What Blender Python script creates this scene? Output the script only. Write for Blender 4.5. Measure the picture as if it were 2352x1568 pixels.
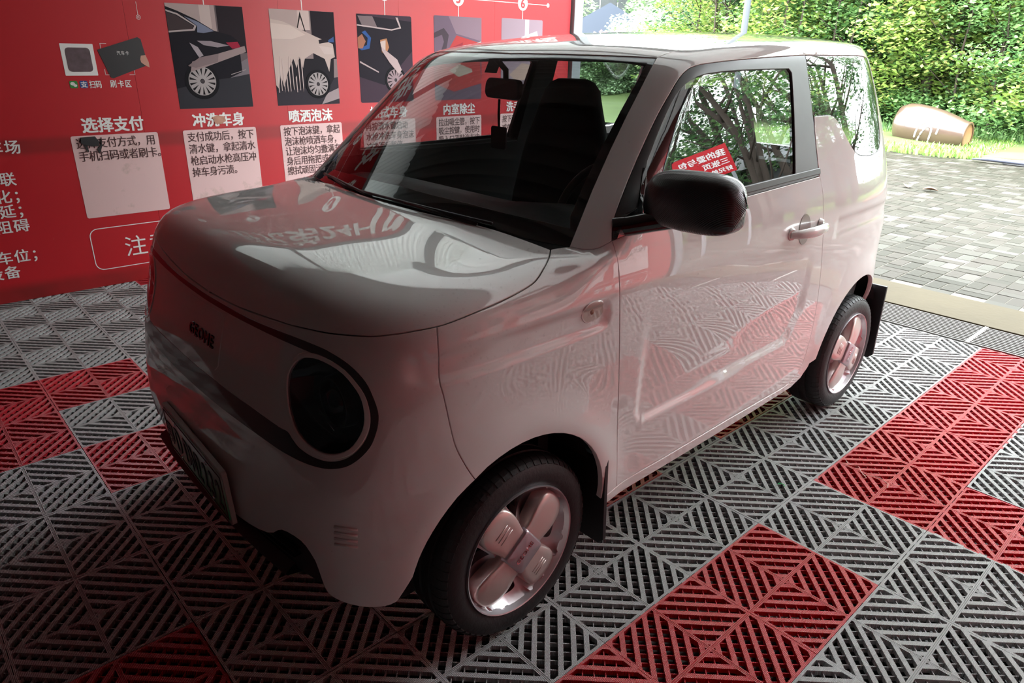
import bpy, bmesh, math, random
import numpy as np
from mathutils import Matrix, Vector
from mathutils.geometry import delaunay_2d_cdt
C = bpy.context.scene.collection
for _o in list(bpy.data.objects): bpy.data.objects.remove(_o)
random.seed(7)
# ------------------------------------------------------------------ camera, sky, exposure
cam = bpy.data.cameras.new('camera'); cam.lens = 24.634; cam.sensor_width = 36; cam.clip_end = 300
camo = bpy.data.objects.new('camera', cam); C.objects.link(camo)
camo.matrix_world = Matrix(((0.73961197, 0.24350253, -0.62743975, -1.575088), (-0.67271922, 0.29595353, -0.67813005, -0.874637),
                            (0.02056661, 0.92364388, 0.38269962, 1.471544), (0, 0, 0, 1)))
bpy.context.scene.camera = camo
W = bpy.data.worlds.new('overcast_sky'); bpy.context.scene.world = W; W.use_nodes = True
wn = W.node_tree; wn.nodes.clear()
wo = wn.nodes.new('ShaderNodeOutputWorld'); wb = wn.nodes.new('ShaderNodeBackground'); wb.inputs[1].default_value = 4.4
tc = wn.nodes.new('ShaderNodeTexCoord'); sx = wn.nodes.new('ShaderNodeSeparateXYZ'); mr = wn.nodes.new('ShaderNodeMapRange')
mr.inputs[1].default_value = 0.0; mr.inputs[2].default_value = 1.0; mr.inputs[3].default_value = 0.0; mr.inputs[4].default_value = 1.0
cr = wn.nodes.new('ShaderNodeMix'); cr.data_type = 'RGBA'
cr.inputs[6].default_value = (0.80, 0.86, 0.88, 1); cr.inputs[7].default_value = (1.0, 1.03, 1.08, 1)
wn.links.new(tc.outputs['Generated'], sx.inputs[0]); wn.links.new(sx.outputs[2], mr.inputs[0]); wn.links.new(mr.outputs[0], cr.inputs[0])
wn.links.new(cr.outputs[2], wb.inputs[0]); wn.links.new(wb.outputs[0], wo.inputs[0])
# sampling portal over the bay's open end (guides sky sampling only, gives off no light of its own)
po_ = bpy.data.lights.new('sky_portal', 'AREA'); po_.shape = 'RECTANGLE'; po_.size = 3.3; po_.size_y = 6.6; po_.cycles.is_portal = True
poo = bpy.data.objects.new('sky_portal', po_); C.objects.link(poo); poo.location = (3.70, .84, 1.64); poo.rotation_euler = (0, math.radians(90), 0)
vs = bpy.context.scene.view_settings
vs.view_transform = 'Standard'; vs.look = 'None'; vs.gamma = 1.0; vs.use_curve_mapping = False; vs.exposure = 2.08
cy = bpy.context.scene.cycles
cy.use_denoising = True; cy.max_bounces = 9; cy.diffuse_bounces = 5; cy.glossy_bounces = 4; cy.transparent_max_bounces = 12; cy.transmission_bounces = 4
cy.sample_clamp_indirect = 8.0; cy.caustics_reflective = False; cy.caustics_refractive = False

# ------------------------------------------------------------------ materials
def nodes_of(m): return m.node_tree.nodes, m.node_tree.links
def mat(name, col, rough=.5, metal=0., coat=0., spec=.5, var=0., vscale=4., bump=0., bscale=60., coat_rough=.03):
    m = bpy.data.materials.new(name); m.use_nodes = True; n, l = nodes_of(m); b = n['Principled BSDF']
    b.inputs['Base Color'].default_value = (*col, 1); b.inputs['Roughness'].default_value = rough
    b.inputs['Metallic'].default_value = metal; b.inputs['Coat Weight'].default_value = coat
    b.inputs['Coat Roughness'].default_value = coat_rough; b.inputs['Coat IOR'].default_value = 1.5; b.inputs['Specular IOR Level'].default_value = spec
    t = n.new('ShaderNodeTexCoord')
    if var:
        no = n.new('ShaderNodeTexNoise'); no.inputs['Scale'].default_value = vscale; no.inputs['Detail'].default_value = 4
        l.new(t.outputs['Object'], no.inputs['Vector'])
        mx = n.new('ShaderNodeMix'); mx.data_type = 'RGBA'
        mx.inputs[6].default_value = tuple(c*(1-var) for c in col)+(1,); mx.inputs[7].default_value = tuple(min(1, c*(1+var)) for c in col)+(1,)
        l.new(no.outputs[0], mx.inputs[0]); l.new(mx.outputs[2], b.inputs['Base Color'])
    if bump:
        no = n.new('ShaderNodeTexNoise'); no.inputs['Scale'].default_value = bscale; no.inputs['Detail'].default_value = 3
        l.new(t.outputs['Object'], no.inputs['Vector'])
        bp = n.new('ShaderNodeBump'); bp.inputs['Strength'].default_value = bump; bp.inputs['Distance'].default_value = .01
        l.new(no.outputs[0], bp.inputs['Height']); l.new(bp.outputs[0], b.inputs['Normal'])
    return m
def glass(name, tint, refl_rough=0.0, ior=1.5):
    m = bpy.data.materials.new(name); m.use_nodes = True; n, l = nodes_of(m); n.remove(n['Principled BSDF'])
    o = n['Material Output']; tr = n.new('ShaderNodeBsdfTransparent'); tr.inputs[0].default_value = (*tint, 1)
    g = n.new('ShaderNodeBsdfGlossy'); g.inputs['Roughness'].default_value = refl_rough; g.inputs[0].default_value = (1, 1, 1, 1)
    # Schlick reflectance of a thin pane, the same from both faces
    f0 = ((ior-1)/(ior+1))**2; ge = n.new('ShaderNodeNewGeometry'); dt = n.new('ShaderNodeVectorMath'); dt.operation = 'DOT_PRODUCT'
    l.new(ge.outputs['Incoming'], dt.inputs[0]); l.new(ge.outputs['Normal'], dt.inputs[1])
    def mt(op, x, y):
        k = n.new('ShaderNodeMath'); k.operation = op
        for i, q in enumerate((x, y)):
            if q is None: continue
            if isinstance(q, (int, float)): k.inputs[i].default_value = q
            else: l.new(q, k.inputs[i])
        return k.outputs[0]
    fr = mt('ADD', mt('MULTIPLY', mt('POWER', mt('SUBTRACT', 1.0, mt('ABSOLUTE', dt.outputs['Value'], None)), 5.0), 1-f0), f0)
    mx = n.new('ShaderNodeMixShader'); l.new(fr, mx.inputs[0]); l.new(tr.outputs[0], mx.inputs[1]); l.new(g.outputs[0], mx.inputs[2])
    l.new(mx.outputs[0], o.inputs[0]); return m
M = {}
M['paint'] = mat('cream_white_paint', (.80, .79, .77), .5, coat=1.0, spec=.0, coat_rough=.0); M['paint'].node_tree.nodes['Principled BSDF'].inputs['Coat IOR'].default_value = 1.85
M['stripe'] = mat('cocoa_brown_trim', (.035, .018, .016), .35, coat=.6)
M['black'] = mat('matt_black_plastic', (.018, .018, .02), .42)
M['gloss'] = mat('gloss_black', (.008, .009, .011), .08, coat=1)
M['frame'] = mat('satin_dark_door_frame', (.055, .056, .058), .38, var=.1, vscale=30)
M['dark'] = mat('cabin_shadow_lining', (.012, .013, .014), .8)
M['seatm'] = mat('dark_seat_fabric', (.02, .022, .025), .85)
M['rubber'] = mat('tyre_rubber', (.014, .014, .015), .55, bump=.15, bscale=90)
M['silver'] = mat('wheel_silver', (.62, .59, .62), .34, metal=.8)
M['petal'] = mat('satin_silver_cover', (.74, .64, .60), .30, metal=.55, coat=.4)
M['capm'] = mat('mauve_silver_cap', (.50, .42, .46), .3, metal=.6, coat=.3)
M['chrome'] = mat('chrome', (.85, .85, .86), .08, metal=1)
M['dchrome'] = mat('dark_chrome_letter', (.12, .11, .12), .2, metal=.8)
M['white'] = mat('white_print', (.78, .74, .72), .5)
M['whitegloss'] = mat('white_handle_paint', (.80, .78, .75), .25, coat=1)
M['lampglass'] = glass('lamp_cover_glass', (.55, .57, .60))
M['windshield'] = glass('windshield_glass', (.70, .73, .73), ior=1.42)
M['privacy'] = glass('tinted_side_glass', (.36, .38, .38), ior=1.9)
M['amber'] = glass('clear_marker_lens', (.80, .74, .70), .02, 1.7)
M['amberbulb'] = mat('amber_marker_bulb', (.45, .16, .05), .3)
# carbon-look mirror cap : fine woven ribs in relief
m = mat('carbon_weave_black', (.022, .022, .024), .28, coat=.5); n, l = nodes_of(m)
wv = n.new('ShaderNodeTexWave'); wv.inputs['Scale'].default_value = 120; wv.bands_direction = 'DIAGONAL'; t = n.new('ShaderNodeTexCoord')
bp = n.new('ShaderNodeBump'); bp.inputs['Strength'].default_value = .35; bp.inputs['Distance'].default_value = .002
l.new(t.outputs['Object'], wv.inputs['Vector']); l.new(wv.outputs[1], bp.inputs['Height']); l.new(bp.outputs[0], n['Principled BSDF'].inputs['Normal']); M['carbon'] = m
# grid floor tile plastics : rows of small raised dots, wet
def tilemat(name, col):
    m = mat(name, col, .22, spec=.9, var=.12, vscale=9); n, l = nodes_of(m); b = n['Principled BSDF']
    t = n.new('ShaderNodeTexCoord'); mp = n.new('ShaderNodeMapping'); mp.inputs['Rotation'].default_value = (0, 0, math.radians(45))
    l.new(t.outputs['Object'], mp.inputs[0]); s = n.new('ShaderNodeSeparateXYZ'); l.new(mp.outputs[0], s.inputs[0]); outs = []
    for k in (0, 1):
        a = n.new('ShaderNodeMath'); a.operation = 'MULTIPLY'; a.inputs[1].default_value = 2*math.pi/.0047; l.new(s.outputs[k], a.inputs[0])
        c = n.new('ShaderNodeMath'); c.operation = 'SINE'; l.new(a.outputs[0], c.inputs[0]); outs.append(c)
    p = n.new('ShaderNodeMath'); p.operation = 'MULTIPLY'; l.new(outs[0].outputs[0], p.inputs[0]); l.new(outs[1].outputs[0], p.inputs[1])
    bp = n.new('ShaderNodeBump'); bp.inputs['Strength'].default_value = .75; bp.inputs['Distance'].default_value = .0016
    l.new(p.outputs[0], bp.inputs['Height']); l.new(bp.outputs[0], b.inputs['Normal'])
    no = n.new('ShaderNodeTexNoise'); no.inputs['Scale'].default_value = 2.2; no.inputs['Detail'].default_value = 5; l.new(t.outputs['Object'], no.inputs['Vector'])
    mr = n.new('ShaderNodeMapRange'); mr.inputs[3].default_value = .12; mr.inputs[4].default_value = .42; l.new(no.outputs[0], mr.inputs[0]); l.new(mr.outputs[0], b.inputs['Roughness'])
    return m
M['tgrey'] = tilemat('grey_grid_plastic', (.36, .36, .355)); M['tred'] = tilemat('red_grid_plastic', (.50, .018, .03))
M['slab'] = mat('wet_dark_concrete', (.012, .012, .012), .35, var=.4, vscale=3)
M['kerb'] = mat('sandy_concrete', (.105, .088, .052), .75, spec=.15, var=.18, vscale=3.0, bump=.3, bscale=25)
M['steel'] = mat('wet_steel_grating', (.17, .16, .15), .35, metal=.4)
M['steel2'] = mat('light_grating_frame', (.62, .60, .56), .35, metal=.3)
# red printed board : faded red print, darker bands low down and at mid height, scuffs
m = mat('red_printed_board', (.48, .010, .017), .42, spec=.4, coat=.08, coat_rough=.3); n, l = nodes_of(m); b = n['Principled BSDF']
t = n.new('ShaderNodeTexCoord'); s = n.new('ShaderNodeSeparateXYZ'); l.new(t.outputs['Object'], s.inputs[0])
no = n.new('ShaderNodeTexNoise'); no.inputs['Scale'].default_value = 2.5; no.inputs['Detail'].default_value = 6; l.new(t.outputs['Object'], no.inputs['Vector'])
def band(zc, hw, amt):
    d = n.new('ShaderNodeMath'); d.operation = 'SUBTRACT'; d.inputs[1].default_value = zc; l.new(s.outputs[2], d.inputs[0])
    a = n.new('ShaderNodeMath'); a.operation = 'ABSOLUTE'; l.new(d.outputs[0], a.inputs[0])
    r = n.new('ShaderNodeMapRange'); r.interpolation_type = 'SMOOTHSTEP'; r.inputs[1].default_value = hw*.35; r.inputs[2].default_value = hw; r.inputs[3].default_value = amt; r.inputs[4].default_value = 0
    l.new(a.outputs[0], r.inputs[0]); q = n.new('ShaderNodeMath'); q.operation = 'MULTIPLY'; l.new(r.outputs[0], q.inputs[0]); l.new(no.outputs[0], q.inputs[1]); return q
g1 = band(.90, .065, 1.0); g2 = band(.02, .11, 1.2); ad = n.new('ShaderNodeMath'); ad.operation = 'ADD'; ad.use_clamp = True
l.new(g1.outputs[0], ad.inputs[0]); l.new(g2.outputs[0], ad.inputs[1])
mx = n.new('ShaderNodeMix'); mx.data_type = 'RGBA'; mx.inputs[6].default_value = (.48, .010, .017, 1); mx.inputs[7].default_value = (.15, .012, .010, 1)
l.new(ad.outputs[0], mx.inputs[0])
no2 = n.new('ShaderNodeTexNoise'); no2.inputs['Scale'].default_value = 7; no2.inputs['Detail'].default_value = 8; no2.inputs['Roughness'].default_value = .7
mp = n.new('ShaderNodeMapping'); mp.inputs['Scale'].default_value = (1, 1, .7); l.new(t.outputs['Object'], mp.inputs[0]); l.new(mp.outputs[0], no2.inputs['Vector'])
r2 = n.new('ShaderNodeMapRange'); r2.inputs[1].default_value = .70; r2.inputs[2].default_value = .74; l.new(no2.outputs[0], r2.inputs[0])
mx2 = n.new('ShaderNodeMix'); mx2.data_type = 'RGBA'; mx2.inputs[7].default_value = (.50, .22, .15, 1); l.new(r2.outputs[0], mx2.inputs[0]); l.new(mx.outputs[2], mx2.inputs[6])
l.new(mx2.outputs[2], b.inputs['Base Color']); M['board'] = m
# pinkish-white text panels with grime
m = mat('stained_white_text_panel', (.70, .46, .45), .5); n, l = nodes_of(m); b = n['Principled BSDF']; t = n.new('ShaderNodeTexCoord')
no = n.new('ShaderNodeTexNoise'); no.inputs['Scale'].default_value = 5; no.inputs['Detail'].default_value = 9; no.inputs['Roughness'].default_value = .65; l.new(t.outputs['Object'], no.inputs['Vector'])
r = n.new('ShaderNodeMapRange'); r.inputs[1].default_value = .58; r.inputs[2].default_value = .72; l.new(no.outputs[0], r.inputs[0])
mx = n.new('ShaderNodeMix'); mx.data_type = 'RGBA'; mx.inputs[6].default_value = (.72, .47, .46, 1); mx.inputs[7].default_value = (.42, .30, .24, 1); l.new(r.outputs[0], mx.inputs[0]); l.new(mx.outputs[2], b.inputs['Base Color']); M['panel'] = m
M['ink'] = mat('dark_brown_ink', (.055, .012, .012), .6)
M['wall'] = mat('painted_wall', (.16, .03, .03), .8)
M['ceil'] = mat('dimmed_corrugated_ceiling', (.22, .23, .23), .6)  # ceiling colour darkened to keep the front of the bay dim
m = bpy.data.materials.new('translucent_ribbed_roofing'); m.use_nodes = True; n, l = nodes_of(m); b = n['Principled BSDF']; b.inputs['Base Color'].default_value = (.80, .82, .80, 1); b.inputs['Roughness'].default_value = .5
tr = n.new('ShaderNodeBsdfTranslucent'); tr.inputs[0].default_value = (.80, .83, .80, 1); mx = n.new('ShaderNodeMixShader'); mx.inputs[0].default_value = .07
l.new(b.outputs[0], mx.inputs[1]); l.new(tr.outputs[0], mx.inputs[2]); l.new(mx.outputs[0], n['Material Output'].inputs[0]); M['sky'] = m
M['beam'] = mat('grey_painted_steel_post', (.24, .26, .27), .45)
M['shade'] = mat('dark_rear_shutter', (.05, .05, .055), .7)
M['paver'] = None
m = mat('wet_clay_paver', (.33, .31, .26), .6, spec=.12, bump=.25, bscale=40); n, l = nodes_of(m); b = n['Principled BSDF']
oi = n.new('ShaderNodeObjectInfo'); rp = n.new('ShaderNodeValToRGB'); l.new(oi.outputs['Random'], rp.inputs[0]); e = rp.color_ramp.elements
e[0].color = (.05, .048, .034, 1); e[1].color = (.17, .15, .13, 1); e[1].position = 1
for pos, c in ((.35, (.062, .058, .042, 1)), (.7, (.08, .07, .055, 1)), (.88, (.10, .10, .08, 1))):
    x = rp.color_ramp.elements.new(pos); x.color = c
l.new(rp.outputs[0], b.inputs['Base Color']); M['paver'] = m
m = mat('wet_clay_paver_field', (.2, .18, .14), .6, spec=.12); n, l = nodes_of(m); b = n['Principled BSDF']
at = n.new('ShaderNodeAttribute'); at.attribute_name = 'tone'; rp2 = n.new('ShaderNodeValToRGB'); l.new(at.outputs['Fac'], rp2.inputs[0]); e = rp2.color_ramp.elements
e[0].color = (.05, .048, .034, 1); e[1].color = (.17, .15, .13, 1)
for pos, c in ((.35, (.062, .058, .042, 1)), (.7, (.08, .07, .055, 1)), (.86, (.10, .10, .08, 1))):
    x = rp2.color_ramp.elements.new(pos); x.color = c
l.new(rp2.outputs[0], b.inputs['Base Color']); M['paverf'] = m
M['joint'] = mat('pale_sand_joint', (.20, .185, .14), .8)
def leafmat(name, cols):
    cols = [tuple(x*1.15+.03 for x in c) for c in cols]  # colours brightened, with a faint pale mist added to them
    m = bpy.data.materials.new(name); m.use_nodes = True; n, l = nodes_of(m); b = n['Principled BSDF']
    at = n.new('ShaderNodeAttribute'); at.attribute_name = 'tone'; rp = n.new('ShaderNodeValToRGB'); l.new(at.outputs['Fac'], rp.inputs[0])
    e = rp.color_ramp.elements; e[0].color = (*cols[0], 1); e[1].color = (*cols[-1], 1)
    for i, c in enumerate(cols[1:-1]):
        x = e.new((i+1)/(len(cols)-1)); x.color = (*c, 1)
    l.new(rp.outputs[0], b.inputs['Base Color']); b.inputs['Roughness'].default_value = .45
    tr = n.new('ShaderNodeBsdfTranslucent'); l.new(rp.outputs[0], tr.inputs[0]); mx = n.new('ShaderNodeMixShader'); mx.inputs[0].default_value = .35
    o = n['Material Output']; l.new(b.outputs[0], mx.inputs[1]); l.new(tr.outputs[0], mx.inputs[2]); l.new(mx.outputs[0], o.inputs[0]); return m
M['leafA'] = leafmat('yellow_green_leaves', [(.10, .20, .03), (.22, .38, .06), (.36, .52, .09), (.44, .58, .16), (.48, .40, .14)])
M['leafB'] = leafmat('fresh_green_leaves', [(.05, .15, .04), (.12, .28, .07), (.24, .44, .14), (.38, .58, .22)])
M['leafC'] = leafmat('deep_green_leaves', [(.02, .07, .02), (.05, .14, .04), (.10, .24, .07), (.20, .38, .12)])
M['leafD'] = leafmat('haze_tinted_leaves', [(.22, .36, .18), (.34, .52, .26), (.46, .66, .36), (.60, .78, .50)])  # distance haze is mixed into these leaf colours
M['grassm'] = leafmat('bright_grass', [(.10, .25, .03), (.20, .42, .06), (.34, .58, .10), (.55, .66, .22)])
M['bark'] = mat('grey_brown_bark', (0.087, 0.065, 0.050), .9, var=.4, vscale=8)
M['soil'] = mat('orange_soil', (0.211, 0.112, 0.062), .9, var=.25, vscale=2)
M['lawn'] = mat('weedy_ground', (0.121, 0.186, 0.042), .95, var=.35, vscale=1.3)
M['clay'] = mat('glazed_brown_jar', (0.118, 0.074, 0.054), .28, coat=.5, var=.25, vscale=3)
M['clayend'] = mat('orange_unglazed_base', (0.357, 0.189, 0.080), .8, var=.2, vscale=6)
M['chalk'] = mat('white_brush_paint', (.75, .74, .68), .8)
M['tarp'] = mat('blue_black_tarp', (.06, .065, .09), .5)
M['sheet'] = mat('white_plastic_sheet', (0.341, 0.347, 0.353), .5)
M['slate'] = mat('blue_slate_roof', (.05, .065, .105), .6)
M['render'] = mat('white_rendered_wall', (.105, .112, .12), .7)
M['pwall'] = mat('pale_yellow_wall', (.13, .14, .085), .7)

for k_ in ('leafA', 'leafB', 'leafC', 'leafD', 'grassm', 'bark', 'soil', 'lawn', 'clay', 'clayend', 'sheet', 'render', 'pwall', 'kerb', 'joint', 'paver', 'paverf', 'slate', 'chalk'):
    for q in M[k_].node_tree.nodes:              # outdoor colours scaled down to offset the bright exposure outside
        if q.type == 'VALTORGB':
            for e_ in q.color_ramp.elements: e_.color = [c*(.52 if 'paver' in k_ else .68) for c in e_.color[:3]]+[1]
        elif q.type == 'MIX' and q.data_type == 'RGBA':
            for i_ in (6, 7): q.inputs[i_].default_value = [c*.68 for c in q.inputs[i_].default_value[:3]]+[1]
        elif q.type == 'BSDF_PRINCIPLED': q.inputs['Base Color'].default_value = [c*.68 for c in q.inputs['Base Color'].default_value[:3]]+[1]
# ------------------------------------------------------------------ helpers
def tag(o, label=None, cat=None, group=None, kind=None):
    if label: o['label'] = label
    if cat: o['category'] = cat
    if group: o['group'] = group
    if kind: o['kind'] = kind
    return o
def link(name, me, parent=None, m=None):
    o = bpy.data.objects.new(name, me); C.objects.link(o)
    if parent: o.parent = parent
    if m and not me.materials: me.materials.append(m)
    return o
def empty(name, loc=(0, 0, 0), rz=0, parent=None):
    o = bpy.data.objects.new(name, None); o.empty_display_size = .1; C.objects.link(o); o.location = loc; o.rotation_euler = (0, 0, rz)
    if parent: o.parent = parent
    return o
class MB:
    """collects simple solids into one mesh"""
    def __init__(s): s.v = []; s.f = []
    def poly(s, pts, z0, z1, T=None):          # vertical prism over a convex/concave outline (x,y)
        n = len(pts); k = len(s.v); a = [(x, y, z0) for x, y in pts]+[(x, y, z1) for x, y in pts]
        if T: a = [T(p) for p in a]
        s.v += a; s.f.append(tuple(range(k+n, k+2*n))); s.f.append(tuple(range(k+n-1, k-1, -1)))
        for i in range(n): j = (i+1) % n; s.f.append((k+i, k+j, k+n+j, k+n+i))
        return s
    def box(s, x0, x1, y0, y1, z0, z1, T=None): return s.poly([(x0, y0), (x1, y0), (x1, y1), (x0, y1)], z0, z1, T)
    def tube(s, pts, rad, n=10, cap=True):
        P = [Vector(p) for p in pts]; k0 = len(s.v); R = rad if isinstance(rad, (list, tuple)) else [rad]*len(P); up = Vector((0, 0, 1))
        for i, p in enumerate(P):
            d = (P[min(i+1, len(P)-1)]-P[max(i-1, 0)]).normalized(); a = d.cross(up if abs(d.z) < .9 else Vector((1, 0, 0))).normalized(); b = d.cross(a)
            for j in range(n):
                t = 2*math.pi*j/n; s.v.append(tuple(p+(a*math.cos(t)+b*math.sin(t))*R[i]))
        for i in range(len(P)-1):
            for j in range(n):
                q = (j+1) % n; s.f.append((k0+i*n+j, k0+i*n+q, k0+(i+1)*n+q, k0+(i+1)*n+j))
        if cap: s.f.append(tuple(k0+j for j in range(n))); s.f.append(tuple(k0+(len(P)-1)*n+j for j in reversed(range(n))))
        return s
    def lathe(s, prof, n=48, T=None, closed=False):  # profile (r, h) around local z
        k0 = len(s.v); m = len(prof)
        for i in range(n):
            t = 2*math.pi*i/n
            for r, h in prof:
                p = (r*math.cos(t), r*math.sin(t), h); s.v.append(T(p) if T else p)
        for i in range(n):
            j = (i+1) % n
            for q in range(m if closed else m-1):
                w = (q+1) % m; s.f.append((k0+i*m+q, k0+j*m+q, k0+j*m+w, k0+i*m+w))
        return s
    def mesh(s, name, smooth=False, fix=True):
        me = bpy.data.meshes.new(name); me.from_pydata([tuple(p) for p in s.v], [], s.f); me.validate()
        if fix:
            b = bmesh.new(); b.from_mesh(me); bmesh.ops.recalc_face_normals(b, faces=b.faces); b.to_mesh(me); b.free()
        if smooth:
            for p in me.polygons: p.use_smooth = True
            if smooth is not True: me.set_sharp_from_angle(angle=math.radians(smooth))
        return me
    def build(s, name, m, parent=None, smooth=False): return link(name, s.mesh(name, smooth), parent, m)
def bevel(o, w=.004, seg=2, ang=40):
    b = o.modifiers.new('bevel', 'BEVEL'); b.width = w; b.segments = seg; b.limit_method = 'ANGLE'; b.angle_limit = math.radians(ang); return o
def rrect(x0, x1, y0, y1, r, n=5):
    P = []
    for cx, cy_, a in ((x1-r, y1-r, 0), (x0+r, y1-r, 90), (x0+r, y0+r, 180), (x1-r, y0+r, 270)):
        for i in range(n+1): t = math.radians(a+90*i/n); P.append((cx+r*math.cos(t), cy_+r*math.sin(t)))
    return P
_fc = {}
def text_mesh(s, size, bold=0., ext=0., spacing=1., align='LEFT'):
    k = (s, size, bold, ext, spacing, align)
    if k in _fc: return _fc[k]
    c = bpy.data.curves.new('lettering', 'FONT'); c.body = s; c.size = size; c.extrude = ext; c.space_character = spacing; c.resolution_u = 2
    c.align_x = align; c.space_line = 1.0
    o = bpy.data.objects.new('tmp', c); C.objects.link(o); dg = bpy.context.evaluated_depsgraph_get()
    me = bpy.data.meshes.new_from_object(o.evaluated_get(dg)); bpy.data.objects.remove(o); bpy.data.curves.remove(c)
    me.name = 'lettering'; me.materials.clear()
    if bold > 0:                                # heavier strokes : the glyphs laid over themselves with small shifts
        v = [tuple(q.co) for q in me.vertices]; f = [tuple(q.vertices) for q in me.polygons]; V = []; F = []
        for i, (dx, dy) in enumerate(((-1, -.6), (1, -.6), (-1, .6), (1, .6), (0, 0))):
            F += [tuple(len(V)+j for j in q) for q in f]; V += [(x+dx*bold, y+dy*bold, z+i*.00002) for x, y, z in v]
        me = bpy.data.meshes.new('lettering'); me.from_pydata(V, [], F)
    _fc[k] = me; return me
def clip(poly, a, b, c):                        # keep a*x+b*y<=c
    out = []
    for i in range(len(poly)):
        p, q = poly[i], poly[(i+1) % len(poly)]; dp = a*p[0]+b*p[1]-c; dq = a*q[0]+b*q[1]-c
        if dp <= 0: out.append(p)
        if dp*dq < 0: t = dp/(dp-dq); out.append((p[0]+(q[0]-p[0])*t, p[1]+(q[1]-p[1])*t))
    return out

# ------------------------------------------------------------------ setting : floor of interlocking grid tiles
WF, WN, XE = 4.13, -2.45, 3.72               # far wall, near wall, open end of the wash bay
fl = MB().box(-4.2, 3.2, WN-.3, WF+.3, -.30, -.024).build('floor', M['slab']); tag(fl, kind='structure')
def tile_mesh(m, name):
    T = .4; b = MB(); fw = .0085; mw = .0062; zt, zb = 0., -.018
    lo, hi = .0012, T-.0012
    b.box(lo, hi, lo, fw, zb, zt); b.box(lo, hi, T-fw, hi, zb, zt); b.box(lo, fw, fw, T-fw, zb, zt); b.box(T-fw, hi, fw, T-fw, zb, zt)
    for k in (-1, 0, 1):                      # the centre cross is a triple rib
        o = k*.0044; b.box(T/2+o-.0017, T/2+o+.0017, fw, T-fw, zb, .0004); b.box(fw, T-fw, T/2+o-.0017, T/2+o+.0017, zb, .0003)
    b.box(T/2-mw, T/2+mw, fw, T-fw, zb, -.0012); b.box(fw, T-fw, T/2-mw, T/2+mw, zb, -.0015)
    w = .0073; pitch = .0354
    for qx in (0, 1):
        for qy in (0, 1):
            sx = 1 if qx == 0 else -1; sy = 1 if qy == 0 else -1; ox = qx*T; oy = qy*T
            L = T/2-mw; sq = [(fw, fw), (L, fw), (L, L), (fw, L)]
            def put(pl, z0, z1):
                pl = [(ox+sx*x, oy+sy*y) for x, y in pl]
                if sx*sy < 0: pl = pl[::-1]
                b.poly(pl, z0, z1)
            for k in range(8):
                d = .0135+pitch*k; r2 = math.sqrt(2); c = d*r2
                pl = clip(clip(sq, 1, 1, c+w*r2), -1, -1, -(c-w*r2))
                if len(pl) > 2: put(pl, zb+.003, zt)
            for k in range(-6, 7):
                e = k*.030+.004; r2 = math.sqrt(2)
                pl = clip(clip(sq, 1, -1, e*r2+.0014*r2), -1, 1, -(e*r2-.0014*r2))
                if len(pl) > 2: put(pl, zb, -.0045)
    for k in range(6):                        # hook loops on two sides
        c = .033+k*.0667
        b.box(c-.011, c+.011, -.0075, .0015, -.008, -.0008); b.box(T-.0015, T+.0075, c-.011, c+.011, -.008, -.0008)
    me = b.mesh(name); me.materials.append(m); return me
tg, trd = tile_mesh(M['tgrey'], 'floor_tile'), tile_mesh(M['tred'], 'floor_tile_red')
RED = {(2, 0), (3, 0), (4, 0), (5, 0), (6, 0), (0, 0), (-1, 0), (-2, 0), (2, 1), (2, -2), (3, -2), (0, -2), (-4, -2), (-3, -7), (-4, -7), (-5, -7), (-4, -6), (-5, -6), (-3, -5), (-1, -11), (0, -11), (1, -4), (4, -5)}
for i in range(-6, 7):
    for j in range(-11, 5):
        o = link('floor_tile', trd if (i, j) in RED else tg, fl)
        # pattern runs from the tile's own corner ; slight unevenness from tile to tile
        o.location = (i*.4+random.uniform(-.0006, .0006), -(j+1)*.4+random.uniform(-.0006, .0006), -.0012*random.random())
        o.rotation_euler = (random.uniform(-.0015, .0015), random.uniform(-.0015, .0015), 0)
# drain grating across the open end
gr = empty('drain_grating', (3.015, 0, 0)); tag(gr, 'long steel drain grating lying between the grid tiles and the sandy concrete strip', 'grating')
gm = MB(); gf = MB()
for k in range(13): gm.box(-.178+k*.0285, -.178+k*.0285+.010, -.40, .40, -.030, -.002)
for k in (-.33, -.16, 0, .16, .33): gm.box(-.178, .175, k-.003, k+.003, -.034, -.012)
gf.box(-.185, .185, -.408, -.395, -.035, .001)
me1 = gm.mesh('grating_bars'); me1.materials.append(M['steel']); me2 = gf.mesh('grating_frame'); me2.materials.append(M['steel2'])
gy = .085
for k in range(-3, 5):
    y = gy+.4+k*.80
    if -2.5 < y < 4.2:
        s = link('grating_section', me1, gr); s.location = (0, y, 0); f2 = link('end_bar', me2, s)
        e2 = link('end_bar', me2, s); e2.location = (0, .006, 0)
tr = MB().box(3.2, 3.69, -7, 9, -.3, .004).build('trim_1', M['kerb']); tag(tr, kind='structure')
# ------------------------------------------------------------------ pavement : basket weave, 200x100 pavers
pv = MB().box(3.69, 13.2, -16, 16, -.3, -.0065).build('pavement', M['joint']); tag(pv, kind='structure')
def paver(lx, ly):
    b = bmesh.new(); x, y, c = lx/2-.003, ly/2-.003, .003
    top = [b.verts.new((a*(x-c), d*(y-c), 0)) for a, d in ((-1, -1), (1, -1), (1, 1), (-1, 1))]
    mid = [b.verts.new((a*x, d*y, -c)) for a, d in ((-1, -1), (1, -1), (1, 1), (-1, 1))]
    bot = [b.verts.new((a*x, d*y, -.05)) for a, d in ((-1, -1), (1, -1), (1, 1), (-1, 1))]
    b.faces.new(top)
    for A, B in ((top, mid), (mid, bot)):
        for i in range(4): j = (i+1) % 4; b.faces.new((B[i], B[j], A[j], A[i]))
    me = bpy.data.meshes.new('paver'); b.to_mesh(me); b.free(); me.materials.append(M['paver']); return me
PX, PY = paver(.2, .1), paver(.1, .2)
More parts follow.
